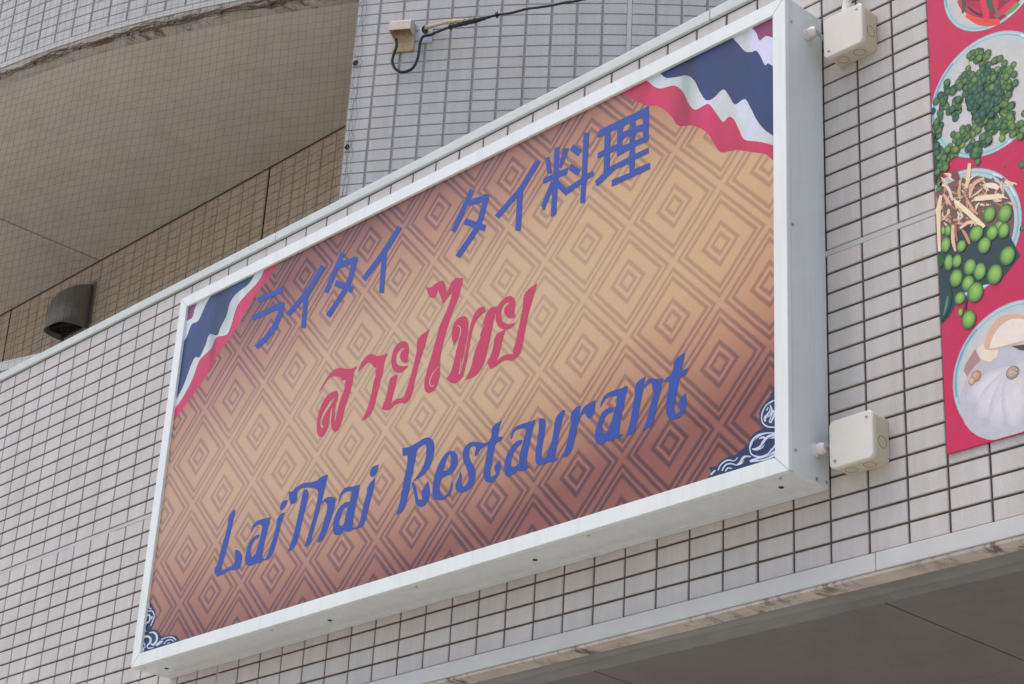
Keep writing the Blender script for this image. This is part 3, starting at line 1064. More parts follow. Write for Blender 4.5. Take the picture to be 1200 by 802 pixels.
# Thai word
T1 = (360, 410, 7.29)
letter([[(97, 360), (130, 300), (165, 240), (205, 190), (245, 160), (290, 153), (340, 165), (385, 160), (430, 138), (395, 195), (392, 250), (372, 345), (350, 400), (322, 490), (300, 590), (275, 670), (250, 690), (232, 640), (250, 560), (270, 470), (290, 400), (318, 345), (320, 290), (335, 255), (305, 265), (285, 250), (282, 230), (250, 225), (200, 228), (165, 270), (130, 325)],
        [(262, 385), (252, 430), (238, 500), (232, 570), (231, 640), (250, 650), (264, 600), (298, 590), (275, 672), (240, 704), (210, 684), (202, 630), (208, 550), (220, 470), (238, 410)],
        [(80, 700), (80, 615), (95, 540), (125, 460), (165, 395), (205, 362), (255, 350), (266, 385), (252, 450), (226, 485), (202, 502), (192, 560), (182, 640), (160, 705), (128, 743), (100, 744)]], T1, PINK, YL, face, holes={2: [[(238, 405), (200, 432), (150, 505), (112, 590), (108, 645), (125, 672), (152, 645), (135, 652), (124, 635), (132, 590), (165, 525), (198, 478), (220, 442)]]})
T2 = (420, 370, 6.169)
letter([[(0, 385), (30, 325), (65, 285), (95, 275), (130, 292), (165, 290), (215, 272), (190, 320), (178, 400), (160, 470), (130, 590), (105, 690), (60, 745), (18, 762), (60, 690), (95, 560), (110, 470), (125, 440), (122, 400), (135, 375), (110, 375), (95, 345), (70, 335), (40, 360), (15, 385), (0, 415)]], T2, PINK, YL, face)
letter([[(365, 330), (340, 345), (315, 335), (298, 305), (303, 270), (335, 233), (305, 235), (280, 270), (270, 310), (275, 350), (300, 365), (335, 365), (362, 360), (335, 395), (300, 415), (265, 410), (240, 375), (235, 320), (250, 250), (280, 205), (320, 183), (350, 190), (365, 220), (362, 280), (352, 310)],
        [(285, 425), (270, 490), (250, 570), (235, 640), (250, 620), (280, 600), (330, 595), (345, 540), (370, 460), (395, 370), (415, 290), (425, 230), (420, 190), (445, 145), (515, 98), (495, 160), (480, 220), (460, 280), (430, 370), (405, 480), (395, 540), (375, 600), (345, 635), (300, 630), (270, 640), (240, 665), (205, 688), (170, 675), (175, 650), (195, 600), (215, 520), (225, 460), (250, 435)]], T2, PINK, YL, face)
T3 = (490, 315, 5.174)
letter([[(45, 110), (75, 118), (110, 85), (150, 70), (165, 95), (170, 150), (215, 55), (272, 58), (262, 110), (240, 190), (205, 270), (185, 330), (150, 450), (130, 560), (133, 610), (128, 670), (105, 730), (70, 758), (40, 745), (35, 690), (55, 610), (85, 510), (110, 420), (135, 330), (175, 250), (205, 160), (205, 140), (150, 215), (140, 180), (120, 130), (110, 165), (85, 180), (65, 165)]], T3, PINK, YL, face)
letter([[(215, 468), (200, 400), (210, 340), (245, 295), (285, 285), (305, 310), (303, 380), (285, 480), (265, 570), (245, 640), (268, 630), (275, 650), (240, 690), (205, 698), (168, 665), (195, 640), (215, 570), (235, 480), (250, 420), (230, 440)],
        curve_stroke([(262, 655, 20), (280, 580, 20), (296, 500, 17), (312, 410, 18), (335, 320, 24), (372, 262, 40), (405, 245, 34)]),
        [(375, 392), (392, 330), (414, 262), (445, 232), (482, 228), (462, 290), (444, 380), (425, 470), (405, 560), (375, 620), (340, 655), (284, 674), (318, 610), (340, 510), (362, 450), (378, 420), (374, 405), (392, 355), (408, 325), (388, 345)]], T3, PINK, YL, face)
SLIT = C(192, 160, 136)
def slits(lines, crop):
    geos = []
    for k_, ln in enumerate(lines):
        y_ = YL - 0.0003 - 0.00003 * k_
        v_, f_ = flat_poly([px_poly(curve_stroke(ln, 5), crop, y_)], None, '', None, y_)
        geos.append((v_, f_, SLIT))
    emit('letter_slit', geos, face, 'vinyl')
slits([[(128, 592, 2), (92, 632, 5), (70, 685, 6), (82, 715, 6), (98, 702, 3)]], T3)
slits([[(238, 345, 3), (256, 358, 6), (254, 400, 6), (240, 440, 3)]], T3)
slits([[(250, 640, 6), (256, 590, 4), (262, 545, 2)]], T3)
T4 = (560, 325, 6.416)
letter([[(285, 295), (250, 312), (215, 300), (195, 265), (200, 225), (242, 193), (215, 190), (185, 220), (172, 275), (180, 330), (210, 350), (250, 355), (285, 335), (255, 380), (215, 395), (165, 385), (138, 345), (132, 290), (145, 220), (190, 160), (240, 137), (275, 155), (282, 200), (272, 270)],
        [(210, 390), (190, 450), (165, 560), (140, 640), (170, 600), (210, 580), (265, 578), (262, 550), (285, 480), (310, 360), (335, 240), (340, 200), (340, 150), (365, 100), (445, 45), (425, 120), (405, 190), (385, 250), (365, 350), (340, 480), (325, 560), (300, 600), (255, 630), (210, 620), (170, 640), (130, 675), (95, 688), (65, 640), (90, 610), (110, 540), (125, 460), (140, 425), (175, 405)]], T4, PINK, YL, face)
# English words
E1 = (245, 580, 8.02)
letter([[(50, 685), (75, 665), (100, 560), (125, 460), (155, 370), (175, 290), (180, 200), (235, 135), (250, 150), (228, 230), (205, 340), (180, 440), (155, 550), (125, 650), (105, 700), (120, 715), (165, 690), (215, 665), (240, 640), (245, 580), (240, 520), (270, 515), (310, 560), (308, 620), (285, 690), (245, 710), (200, 705), (150, 735), (75, 770), (48, 735)]], E1, BLUE, YL, face)
letter([[(395, 360), (400, 300), (440, 250), (490, 230), (550, 220), (580, 205), (565, 260), (545, 350), (520, 450), (500, 550), (500, 600), (530, 605), (480, 640), (430, 645), (435, 560), (450, 500), (475, 430), (490, 350), (500, 290), (470, 275), (430, 290)],
        [(345, 660), (335, 610), (350, 520), (385, 430), (430, 385), (475, 370), (470, 405), (430, 420), (400, 470), (385, 550), (400, 590), (430, 560), (440, 640), (390, 670)]], E1, BLUE, YL, face)
E2 = (310, 540, 6.683)
letter([[(120, 385), (125, 340), (150, 312), (180, 308), (170, 350), (140, 385)],
        [(158, 402), (140, 460), (115, 550), (90, 650), (60, 740), (30, 775), (0, 780), (30, 720), (55, 640), (80, 560), (92, 510), (92, 470), (120, 420)]], E2, BLUE, YL, face)
letter([[(188, 240), (215, 245), (250, 205), (310, 172), (400, 165), (450, 120), (497, 110), (480, 180), (455, 290), (425, 400), (390, 530), (355, 660), (312, 670), (340, 590), (370, 480), (400, 370), (425, 250), (400, 215), (340, 210), (280, 215), (250, 250), (258, 290), (245, 330), (205, 342), (192, 300)],
        [(300, 235), (330, 222), (348, 250), (335, 320), (305, 430), (280, 540), (255, 640), (225, 690), (178, 718), (205, 650), (230, 570), (255, 460), (280, 350)],
        [(440, 340), (465, 300), (510, 280), (555, 290), (550, 360), (520, 460), (480, 570), (440, 635), (408, 640), (435, 570), (465, 470), (490, 390), (490, 340), (470, 320)]], E2, BLUE, YL, face)
E3 = (380, 530, 7.29)
letter([[(120, 430), (130, 370), (155, 320), (200, 295), (250, 295), (305, 275), (295, 340), (275, 430), (250, 540), (238, 640), (270, 650), (200, 685), (165, 670), (175, 560), (205, 450), (230, 380), (235, 335), (190, 335), (150, 365)],
        [(75, 690), (72, 620), (90, 540), (130, 465), (180, 428), (210, 425), (205, 455), (160, 490), (130, 560), (122, 620), (150, 635), (172, 600), (172, 680), (100, 715)]], E3, BLUE, YL, face)
letter([[(390, 200), (390, 160), (410, 125), (465, 105), (455, 160), (430, 205), (400, 212)],
        [(435, 222), (420, 330), (395, 400), (375, 490), (350, 590), (325, 640), (260, 658), (300, 610), (320, 520), (345, 410), (365, 350), (365, 310), (390, 260)]], E3, BLUE, YL, face)
E4 = (455, 500, 6.683)
letter([[(110, 170), (150, 165), (220, 130), (280, 90), (325, 82), (355, 115), (362, 170), (345, 270), (310, 340), (260, 395), (190, 428), (225, 390), (270, 320), (295, 240), (300, 170), (290, 135), (225, 175), (215, 240), (195, 340), (170, 460), (145, 580), (120, 660), (60, 695), (75, 650), (95, 570), (115, 450), (135, 360), (150, 290), (150, 225), (112, 230)],
        [(180, 435), (210, 445), (225, 520), (235, 575), (265, 570), (258, 520), (275, 480), (310, 425), (325, 480), (322, 560), (290, 615), (250, 635), (215, 615), (205, 540)]], E4, BLUE, YL, face)
letter([[(345, 560), (345, 480), (360, 390), (390, 300), (440, 215), (490, 185), (530, 200), (545, 240), (540, 310), (500, 370), (430, 395), (402, 440), (400, 510), (430, 550), (470, 520), (495, 440), (500, 405), (505, 470), (485, 530), (440, 570), (390, 580)]], E4, BLUE, YL, face,
       holes={0: [[(480, 215), (450, 270), (430, 350), (470, 340), (490, 290), (492, 240)]]})
E5 = (520, 480, 7.29)
letter([[(98, 670), (102, 625), (130, 580), (140, 525), (158, 570), (145, 640), (170, 660), (205, 630), (215, 580), (195, 500), (165, 440), (158, 370), (185, 310), (235, 272), (290, 278), (345, 290), (390, 270), (385, 300), (330, 325), (305, 350), (290, 390), (265, 400), (265, 360), (280, 330), (255, 308), (220, 330), (210, 380), (230, 440), (265, 500), (275, 560), (255, 640), (210, 690), (150, 712), (110, 700)]], E5, BLUE, YL, face)
letter([[(400, 250), (410, 210), (405, 170), (430, 130), (495, 92), (475, 150), (460, 230), (505, 235), (480, 270), (440, 290), (425, 370), (410, 460), (395, 530), (400, 575), (425, 570), (450, 545), (430, 510), (435, 475), (478, 430), (485, 500), (470, 560), (430, 610), (390, 628), (350, 610), (335, 560), (350, 470), (370, 360), (375, 300), (385, 270)]], E5, BLUE, YL - 0.00006, face)
E6 = (580, 460, 7.29)
letter([[(130, 400), (135, 350), (165, 300), (220, 270), (290, 255), (345, 230), (325, 310), (300, 420), (275, 530), (265, 620), (300, 635), (250, 670), (200, 675), (205, 570), (225, 470), (255, 370), (265, 305), (200, 310), (155, 340), (150, 390)],
        [(80, 690), (78, 620), (95, 540), (140, 460), (190, 410), (235, 405), (225, 440), (175, 480), (140, 560), (135, 630), (165, 640), (195, 610), (205, 665), (120, 722), (95, 712)]], E6, BLUE, YL, face)
letter([[(375, 225), (420, 220), (435, 250), (430, 310), (410, 420), (395, 530), (400, 565), (440, 555), (445, 510), (480, 450), (505, 300), (505, 270), (525, 200), (583, 150), (600, 150), (580, 220), (555, 320), (540, 400), (525, 480), (510, 560), (545, 560), (520, 590), (440, 600), (375, 628), (345, 600), (345, 520), (360, 420), (375, 320)]], E6, BLUE, YL, face)
E7 = (640, 450, 8.02)
letter([[(325, 200), (315, 270), (305, 320), (330, 250), (370, 200), (420, 175), (460, 150), (460, 230), (435, 310), (405, 330), (380, 310), (370, 270), (340, 285), (310, 340), (285, 440), (260, 560), (235, 640), (190, 690), (150, 685), (180, 620), (200, 530), (220, 420), (240, 360), (225, 330), (235, 270), (280, 220)]], E7, BLUE, YL, face)
E8 = (690, 430, 7.29)
letter([[(95, 350), (105, 290), (140, 235), (200, 205), (270, 185), (335, 165), (315, 240), (300, 330), (275, 430), (260, 540), (262, 580), (300, 575), (240, 615), (160, 640), (170, 600), (185, 500), (210, 400), (235, 320), (240, 250), (190, 250), (145, 270), (120, 310)],
        [(48, 600), (60, 520), (90, 430), (130, 370), (180, 345), (215, 350), (205, 385), (150, 410), (115, 480), (112, 550), (130, 580), (165, 540), (190, 470), (172, 600), (150, 640), (95, 670), (60, 650)]], E8, BLUE, YL, face)
E9 = (750, 405, 7.29)
letter([[(47, 262), (32, 352), (12, 442), (-8, 552), (-28, 662), (-53, 752), (-123, 772), (-93, 692), (-73, 582), (-53, 462), (-43, 412), (-48, 372), (-28, 312)],
        [(35, 345), (55, 300), (85, 278), (140, 285), (195, 285), (180, 350), (170, 420), (150, 480), (135, 560), (115, 660), (75, 705), (20, 722), (50, 660), (80, 550), (100, 450), (125, 410), (105, 385), (105, 345), (95, 320), (65, 330), (40, 370)]], E9, BLUE, YL, face)
letter([[(265, 250), (285, 200), (285, 150), (310, 105), (385, 58), (375, 120), (350, 220), (410, 190), (400, 240), (335, 280), (320, 370), (300, 470), (288, 550), (300, 585), (335, 570), (345, 545), (328, 510), (335, 460), (388, 405), (398, 470), (390, 550), (350, 610), (290, 638), (240, 620), (218, 570), (222, 480), (240, 380), (250, 310), (200, 310), (225, 275)]], E9, BLUE, YL, face)

# --- printed flags in the two upper corners (layers, outermost colour first)
def flag(bounds, crop, corner, cols, ends):
    geos = []
    for k, (b, c) in enumerate(zip(bounds, cols)):
        Y = SYP - 0.00015 - 0.0001 * k
        sp = [tuple(p) for p in spline(b, 5)]
        pl = px_poly(sp, crop, Y)
        # run both ends on beneath the frame lip
        e0, e1 = ends
        p0 = (pl[0][0] + e0[0], pl[0][1] + e0[1]); p1 = (pl[-1][0] + e1[0], pl[-1][1] + e1[1])
        cx, cz = corner
        poly = [p0] + pl + [p1]
        if e0[1] > 0:
            poly[0] = (p0[0], cz); 
        poly[-1] = (cx, p1[1])
        poly.append((cx, cz))
        v, f = flat_poly([poly], None, '', None, Y)
        cc = []
        for p in v:
            h = p[0] * 31.0 + p[2] * 23.0
            g = 1.0 + 0.22 * math.sin(h) + 0.10 * math.sin(h * 2.3 + 1) if k > 9 else 1.0
            cc.append(tuple(x * g for x in c[:3]) + (1,))
        geos.append((v, f, cc))
    return emit('printed_flag', geos, face, 'flag_ink')
FC = [C(192, 54, 90), C(196, 204, 204), C(48, 70, 112), C(200, 204, 204), C(124, 74, 94)]
FC2 = [C(190, 44, 82), C(194, 200, 198), C(34, 54, 94), C(194, 198, 196), C(122, 58, 80)]
FA = (160, 260, 3.647)
bA = [
    [(612, 163), (570, 240), (530, 285), (500, 325), (470, 380), (430, 450), (400, 500), (370, 535), (340, 580), (310, 640), (270, 700), (215, 775), (180, 825), (145, 868)],
    [(552, 192), (520, 255), (470, 310), (430, 360), (405, 440), (385, 482), (340, 495), (320, 540), (285, 575), (265, 600), (240, 670), (215, 720), (185, 770), (152, 812)],
    [(515, 208), (480, 265), (430, 305), (400, 345), (385, 400), (360, 450), (345, 485), (312, 482), (295, 525), (270, 578), (250, 580), (230, 620), (205, 690), (178, 745), (154, 782)],
    [(325, 308), (300, 345), (280, 390), (262, 425), (235, 440), (215, 490), (190, 530), (180, 560)],
    [(265, 336), (248, 375), (238, 410), (215, 425), (198, 455)]]
flag(bA, FA, (ix0 - 0.010, iz1 + 0.010), FC, ((0, 0.01), (-0.01, 0)))
FB = (700, 0, 4.0)
bB = [
    [(100, 430), (170, 470), (230, 495), (290, 500), (345, 545), (380, 590), (450, 590), (510, 620), (545, 670), (580, 715), (650, 705), (730, 715), (790, 725), (822, 752)],
    [(222, 368), (265, 405), (300, 415), (360, 402), (400, 430), (430, 490), (460, 515), (500, 495), (525, 490), (560, 535), (590, 572), (615, 548), (640, 560), (665, 610), (690, 655), (760, 665), (822, 680)],
    [(290, 337), (320, 365), (370, 362), (420, 355), (455, 380), (480, 430), (510, 470), (545, 460), (590, 420), (620, 455), (645, 490), (690, 465), (715, 500), (745, 560), (780, 605), (822, 637)],
    [(628, 172), (660, 205), (690, 240), (720, 245), (745, 238), (765, 265), (785, 305), (800, 298), (822, 310)],
    [(720, 126), (745, 155), (760, 190), (790, 170), (822, 178)]]
flag(bB, FB, (ix1 + 0.010, iz1 + 0.010), FC2, ((0, 0.01), (0.01, 0)))

# --- scroll ornaments in the two lower corners
NAVY = C(30, 44, 80); LAV = C(190, 198, 216)
def strip(pts3, crop, Y, sub=7):
    sp = spline(pts3, sub)
    pl = stroke([(p[0], p[1]) for p in sp], [float(p[2]) for p in sp])
    w = px_poly(pl, crop, Y)
    n = len(sp)
    V = [(x, Y, z) for x, z in w]
    return V, [(i, i + 1, 2 * n - 2 - i, 2 * n - 1 - i) for i in range(n - 1)]

def ornament(outline, strokes, crop, corner_pts):
    geos = []
    Y = SYP - 0.0002
    v, f = flat_poly([px_poly(chaikin(outline) + corner_pts, crop, Y)], None, '', None, Y)
    geos.append((v, f, NAVY))
    for k, (s, c) in enumerate(strokes):
        Y = SYP - 0.00025 - 0.00003 * k
        v, f = strip(s, crop, Y)
        geos.append((v, f, c))
    emit('scroll_ornament', geos, face, 'print')
OB = (825, 455, 7.63)
ornament([(645, -10), (612, 40), (590, 50), (602, 80), (545, 130), (505, 180), (493, 250), (505, 320), (540, 355), (475, 385), (425, 425), (400, 490), (370, 525), (320, 560), (285, 600), (215, 612), (150, 648), (112, 700), (45, 705), (62, 760), (35, 800)],
    [([(635, 105, 8), (575, 140, 16), (535, 190, 14), (515, 250, 10), (525, 310, 12), (570, 345, 14), (635, 350, 10)], LAV),
     ([(590, 150, 6), (600, 190, 26), (580, 235, 34), (545, 265, 22), (548, 300, 14)], LAV),
     ([(630, 200, 26), (610, 260, 34), (590, 310, 26)], LAV),
     ([(560, 200, 14), (575, 170, 6)], LAV),
     ([(638, 400, 10), (560, 402, 12), (485, 425, 24), (430, 480, 26), (410, 540, 12), (430, 595, 12), (500, 615, 16), (570, 590, 14), (605, 540, 8)], LAV),
     ([(635, 425, 50), (575, 440, 34), (535, 480, 30), (515, 520, 34), (470, 545, 26), (430, 545, 10)], LAV),
     ([(560, 455, 12), (525, 440, 20), (490, 455, 4)], LAV),
     ([(638, 510, 16), (600, 560, 12), (540, 620, 10)], LAV),
     ([(640, 580, 50), (560, 625, 34), (470, 640, 36), (410, 655, 20)], LAV),
     ([(420, 610, 8), (360, 620, 28), (330, 665, 30), (290, 690, 8)], LAV),
     ([(300, 620, 10), (270, 650, 8), (210, 645, 14), (155, 680, 12), (125, 735, 10)], LAV),
     ([(290, 690, 10), (240, 675, 12), (190, 690, 14), (160, 740, 12)], LAV),
     ([(250, 720, 8), (215, 715, 12), (190, 745, 8)], LAV),
     ([(100, 735, 14), (60, 775, 16)], LAV),
     ([(628, 215, 3), (606, 262, 7), (590, 300, 3)], NAVY), ([(598, 175, 2), (588, 225, 6), (556, 262, 3)], NAVY),
     ([(625, 430, 4), (575, 452, 9), (540, 495, 10), (505, 535, 4)], NAVY), ([(470, 440, 3), (440, 485, 7), (428, 530, 3)], NAVY),
     ([(620, 590, 4), (550, 622, 9), (480, 640, 6)], NAVY), ([(400, 612, 3), (365, 628, 8), (340, 662, 4)], NAVY),
     ([(600, 500, 5), (575, 470, 14), (600, 455, 5)], NAVY), ([(555, 520, 4), (530, 560, 12), (480, 575, 4)], NAVY),
     ([(590, 130, 2), (560, 158, 5), (535, 200, 2)], NAVY), ([(230, 655, 3), (185, 668, 5), (150, 715, 3)], NAVY)], OB, [(35, 830), (660, 630)])
OL = (155, 695, 10.03)
ornament([(172, 70), (205, 92), (245, 170), (275, 230), (270, 310), (245, 380), (228, 430), (285, 432), (318, 470), (332, 502), (400, 508), (460, 490), (525, 505), (552, 552)],
    [([(200, 110, 8), (195, 170, 20), (225, 190, 10)], LAV),
     ([(185, 215, 14), (235, 215, 14), (258, 270, 12), (240, 330, 12), (215, 390, 10)], LAV),
     ([(150, 290, 14), (185, 260, 22), (205, 270, 20), (200, 330, 16), (150, 370, 22), (140, 420, 30), (160, 455, 14)], LAV),
     ([(225, 310, 14), (235, 275, 16)], LAV),
     ([(200, 470, 10), (250, 465, 22), (285, 500, 26), (285, 560, 22), (245, 610, 26), (215, 590, 8)], LAV),
     ([(135, 520, 24), (180, 510, 24), (215, 540, 26), (205, 590, 22), (175, 620, 14), (190, 650, 14), (250, 640, 12)], LAV),
     ([(125, 640, 34), (125, 690, 22)], LAV),
     ([(120, 580, 20), (145, 600, 12), (150, 650, 8)], LAV),
     ([(280, 620, 24), (330, 580, 30), (360, 570, 12)], LAV),
     ([(340, 550, 14), (400, 525, 10), (470, 520, 14), (515, 555, 12)], LAV),
     ([(370, 600, 8), (410, 560, 12), (460, 550, 12), (490, 575, 8)], LAV),
     ([(410, 600, 8), (440, 585, 8)], LAV)], OL, [(560, 640), (80, 760)])

# --- cable glands
def gland(y, z, k):
    g = root('cable_gland', ['white nylon cable gland on upper end of the sign', 'white nylon cable gland on lower end of the sign'][k], 'gland', (SX1, y, z))
    x = SX1 - 0.0004
    add('lock_nut', *disc_solid((x, y, z), (1, 0, 0), 0.0155, 0.008, 12), 'gland', g)
    add('body', *disc_solid((x + 0.008, y, z), (1, 0, 0), 0.0125, 0.008, 20, 0.012), 'gland', g)
    add('dome_nut', *disc_solid((x + 0.016, y, z), (1, 0, 0), 0.0145, 0.013, 12, 0.0095), 'gland', g)
    return (x + 0.027, y, z)
GA = gland(-0.058, 1.3, 0)
GB = gland(-0.048, 0.244, 1)

# ------------------------------------------------------------------ junction boxes
def junction_box(x0, z0, w, h, label, k):
    t = root('junction_box', label, 'junction box', (x0 + w / 2, 0, z0), 'ivory junction boxes beside the sign')
    d = 0.058
    bm = bmesh.new()
    def rrect(x0, x1, z0, z1, r, y, n=5):
        pts = []
        for cx, cz, a0 in ((x1 - r, z1 - r, 0), (x0 + r, z1 - r, 90), (x0 + r, z0 + r, 180), (x1 - r, z0 + r, 270)):
            for i in range(n + 1):
                a = math.radians(a0 + 90 * i / n)
                pts.append((cx + r * math.cos(a), y, cz + r * math.sin(a)))
        return pts
    def prism(levels):
        V, Fc = [], []
        n = len(levels[0])
        for L in levels: V += L
        for i in range(len(levels) - 1):
            for j in range(n):
                Fc.append((i * n + j, i * n + (j + 1) % n, (i + 1) * n + (j + 1) % n, (i + 1) * n + j))
        Fc += [tuple(range(n)), tuple(range((len(levels) - 1) * n, len(levels) * n))]
        return V, Fc
    x1, z1 = x0 + w, z0 + h
    add('body', *prism([rrect(x0, x1, z0, z1, 0.012, -0.0012), rrect(x0, x1, z0, z1, 0.012, -d + 0.012)]), 'box_body', t)
    lid = add('lid', *prism([rrect(x0 - 0.0012, x1 + 0.0012, z0 - 0.0012, z1 + 0.0012, 0.012, -d + 0.0115), rrect(x0 - 0.0012, x1 + 0.0012, z0 - 0.0012, z1 + 0.0012, 0.012, -d + 0.002), rrect(x0 + 0.001, x1 - 0.001, z0 + 0.001, z1 - 0.001, 0.011, -d)]), 'box', t)
    for sx, sz in ((x1 - 0.014, z1 - 0.014), (x0 + 0.014, z0 + 0.014)):
        s = add('screw', *disc_solid((sx, -d + 0.0006, sz), (0, -1, 0), 0.0038, 0.0014, 12), 'screw', t)
        add('slot', *box(sx - 0.0028, sx + 0.0028, -d - 0.0012, -d - 0.0006, sz - 0.0005, sz + 0.0005), 'dark', s)
    # knock-out rings
    def ring(c, ax, r):
        pts = []
        for i in range(25):
            a = 2 * math.pi * i / 24
            if ax == 'z': pts.append((c[0] + r * math.cos(a), c[1] + r * math.sin(a), c[2]))
            else: pts.append((c[0], c[1] + r * math.cos(a), c[2] + r * math.sin(a)))
        return tube(pts, 0.00065, 5, False)
    for cx in (x0 + w * 0.28, x0 + w * 0.70):
        add('knockout', *ring((cx, -0.024, z0), 'z', 0.0135), 'groove', t)
    for cz in (z0 + h * 0.40,):
        add('knockout', *ring((x1, -0.024, cz), 'x', 0.0135), 'groove', t)
    return t
JU = junction_box(0.050, 1.212, 0.110, 0.107, 'ivory junction box with a conduit rising from its top, above the other', 0)
JL = junction_box(0.046, 0.187, 0.112, 0.106, 'ivory junction box without conduit, beside the bottom corner of the sign', 1)
# conduit with a bell end on the upper box
cd = root('conduit_pipe', 'ivory conduit pipe rising from the upper junction box', 'pipe', (0.098, -0.028, 1.319))
add('bell_adaptor', *tube([(0.098, -0.028, 1.318), (0.098, -0.028, 1.327), (0.098, -0.028, 1.333), (0.098, -0.028, 1.352)], [0.0175, 0.0175, 0.0135, 0.0125], 20), 'gland', cd)
pipe_path = [(0.098, -0.028, 1.345), (0.098, -0.028, 1.62), (0.098, -0.022, 1.66), (0.098, 0.0, 1.685), (0.098, 0.06, 1.69), (0.098, 0.22, 1.69)]
add('pipe', *tube(spline(pipe_path, 5), 0.0105, 16), 'box', cd)
add('saddle_clip', *box(0.078, 0.118, -0.041, -0.004, 1.47, 1.486, 0.002), 'steel', cd)
for k, (g0, jx, jz) in enumerate(((GA, 0.0498, 1.262), (GB, 0.0458, 0.238))):
    sag = -0.008 if k == 0 else -0.001
    p = [np.array(g0) - np.array([0.012, 0, 0]), np.array(g0), np.array([(g0[0] + jx) / 2, (g0[1] - 0.032) / 2, (g0[2] + jz) / 2 + 0.006 + sag]), np.array([jx, -0.034, jz]), np.array([jx + 0.01, -0.033, jz - 0.002])]
    t = root('sign_lead', ['short grey cable bent down from the upper gland to its junction box', 'short straight grey cable from the lower gland to its junction box'][k], 'cable', tuple(p[1]))
    add('sheath', *tube(spline(p, 6), 0.0048, 10), 'grey_cable', t)

# ------------------------------------------------------------------ food poster
PX0, PX1, PZ0, PZ1 = 0.304, 0.668, 0.1695, 1.462
PY = -0.0065
RED = C(190, 34, 78)
poster = root('food_poster', 'red food poster with glass bowls of chillies, peppercorns, aubergines and garlic', 'poster', ((PX0 + PX1) / 2, -0.003, PZ0))
pv, pf = box(PX0, PX1, PY, -0.0016, PZ0, PZ1, 0.0006)
sheet_o = emit('sheet', [(pv, [], RED)], poster, 'print')
bpy.data.objects.remove(sheet_o, do_unlink=True)
def sheet():
    off = abs_loc(poster)
    V = [(x - off.x, y - off.y, z - off.z) for x, y, z in pv]
    me = mesh_from('sheet', V, pf, 'print')
    at = me.color_attributes.new('Col', 'FLOAT_COLOR', 'POINT')
    at.data.foreach_set('color', [c for _ in V for c in RED])
    bm = bmesh.new(); bm.from_mesh(me); bmesh.ops.recalc_face_normals(bm, faces=bm.faces); bm.to_mesh(me); bm.free()
    o = bpy.data.objects.new('sheet', me); COL.objects.link(o); o.parent = poster
    return o
sheet_o = sheet()
class Ink:
    """a stack of printed shapes on the poster, each a hair above the last"""
    def __init__(s, name):
        s.name, s.g, s.y = name, [], PY - 0.0003
    def up(s):
        s.y -= 0.000008
    def clip(s, pts):
        # Sutherland-Hodgman against the sheet
        for ax, lim, sg in ((0, PX0 + 0.0008, 1), (0, PX1 - 0.0008, -1), (1, PZ0 + 0.0008, 1), (1, PZ1 - 0.0008, -1)):
            out = []
            for i in range(len(pts)):
                a, b = pts[i - 1], pts[i]
                ia, ib = (a[ax] - lim) * sg >= 0, (b[ax] - lim) * sg >= 0
                if ia != ib:
                    t = (lim - a[ax]) / (b[ax] - a[ax])
                    out.append(tuple(np.array(a) + (np.array(b) - np.array(a)) * t))
                if ib: out.append(tuple(b))
            pts = out
            if not pts: return pts
        return pts
    def poly(s, pts, col):
        pts = s.clip([tuple(p) for p in pts])
        if len(pts) < 3: return
        v, f = flat_poly([pts], None, '', None, s.y)
        s.g.append((v, f, col)); s.up()
    def blob(s, cx, cz, rx, rz, rot, inner, outer, n=14, hx=-0.25, hz=0.3):
        """shaded oval: bright off-centre spot to darker rim"""
        pts = []
        for i in range(n):
            a = 2 * math.pi * i / n
            x, z = rx * math.cos(a), rz * math.sin(a)
            pts.append((cx + x * math.cos(rot) - z * math.sin(rot), cz + x * math.sin(rot) + z * math.cos(rot)))
        if min(p[0] for p in pts) < PX0 + 0.001 or min(p[1] for p in pts) < PZ0 + 0.001:
            s.poly(pts, outer); return
        mid = [((p[0] - cx) * 0.62 + cx + hx * rx * 0.4, (p[1] - cz) * 0.62 + cz + hz * rz * 0.4) for p in pts]
        c = (cx + hx * rx, cz + hz * rz)
        V = [(p[0], s.y, p[1]) for p in pts] + [(p[0], s.y, p[1]) for p in mid] + [(c[0], s.y, c[1])]
        m = tuple((inner[i] * 0.6 + outer[i] * 0.4) for i in range(3)) + (1,)
        f = []
        for i in range(n):
            j = (i + 1) % n
            f += [(i, j, n + j, n + i), (n + i, n + j, 2 * n)]
        s.g.append((V, f, [outer] * n + [m] * n + [inner])); s.up()
    def circle(s, cx, cz, r, col, n=56, kx=1.0):
        s.poly([(cx + r * kx * math.cos(2 * math.pi * i / n), cz + r * math.sin(2 * math.pi * i / n)) for i in range(n)], col)
    def done(s, parent):
        return emit(s.name, s.g, parent, 'print')
def PXY(x, y):
    P = on_y(x, y, PY)
    return P[0], P[2]
def bowl(name, cx, cz, r, fill):
    k = Ink(name)
    k.circle(cx, cz, r, C(150, 178, 182))
    k.circle(cx, cz, r * 0.985, C(178, 198, 200))
    k.circle(cx + 0.001, cz - 0.001, r * 0.955, C(138, 172, 178))
    k.circle(cx, cz, r * 0.93, C(172, 196, 198))
    # glints round the rim
    for a0, a1, c in ((0.3, 0.9, C(206, 220, 224)), (2.2, 3.3, C(112, 158, 172)), (3.6, 4.3, C(150, 196, 196)), (5.0, 5.7, C(210, 222, 226))):
        o = [(cx + r * 0.975 * math.cos(a), cz + r * 0.975 * math.sin(a)) for a in np.linspace(a0, a1, 14)]
        i_ = [(cx + r * 0.945 * math.cos(a), cz + r * 0.945 * math.sin(a)) for a in np.linspace(a1, a0, 14)]
        k.poly(o + i_, c)
    k.circle(cx, cz - r * 0.005, r * 0.885, C(*fill))
    return k
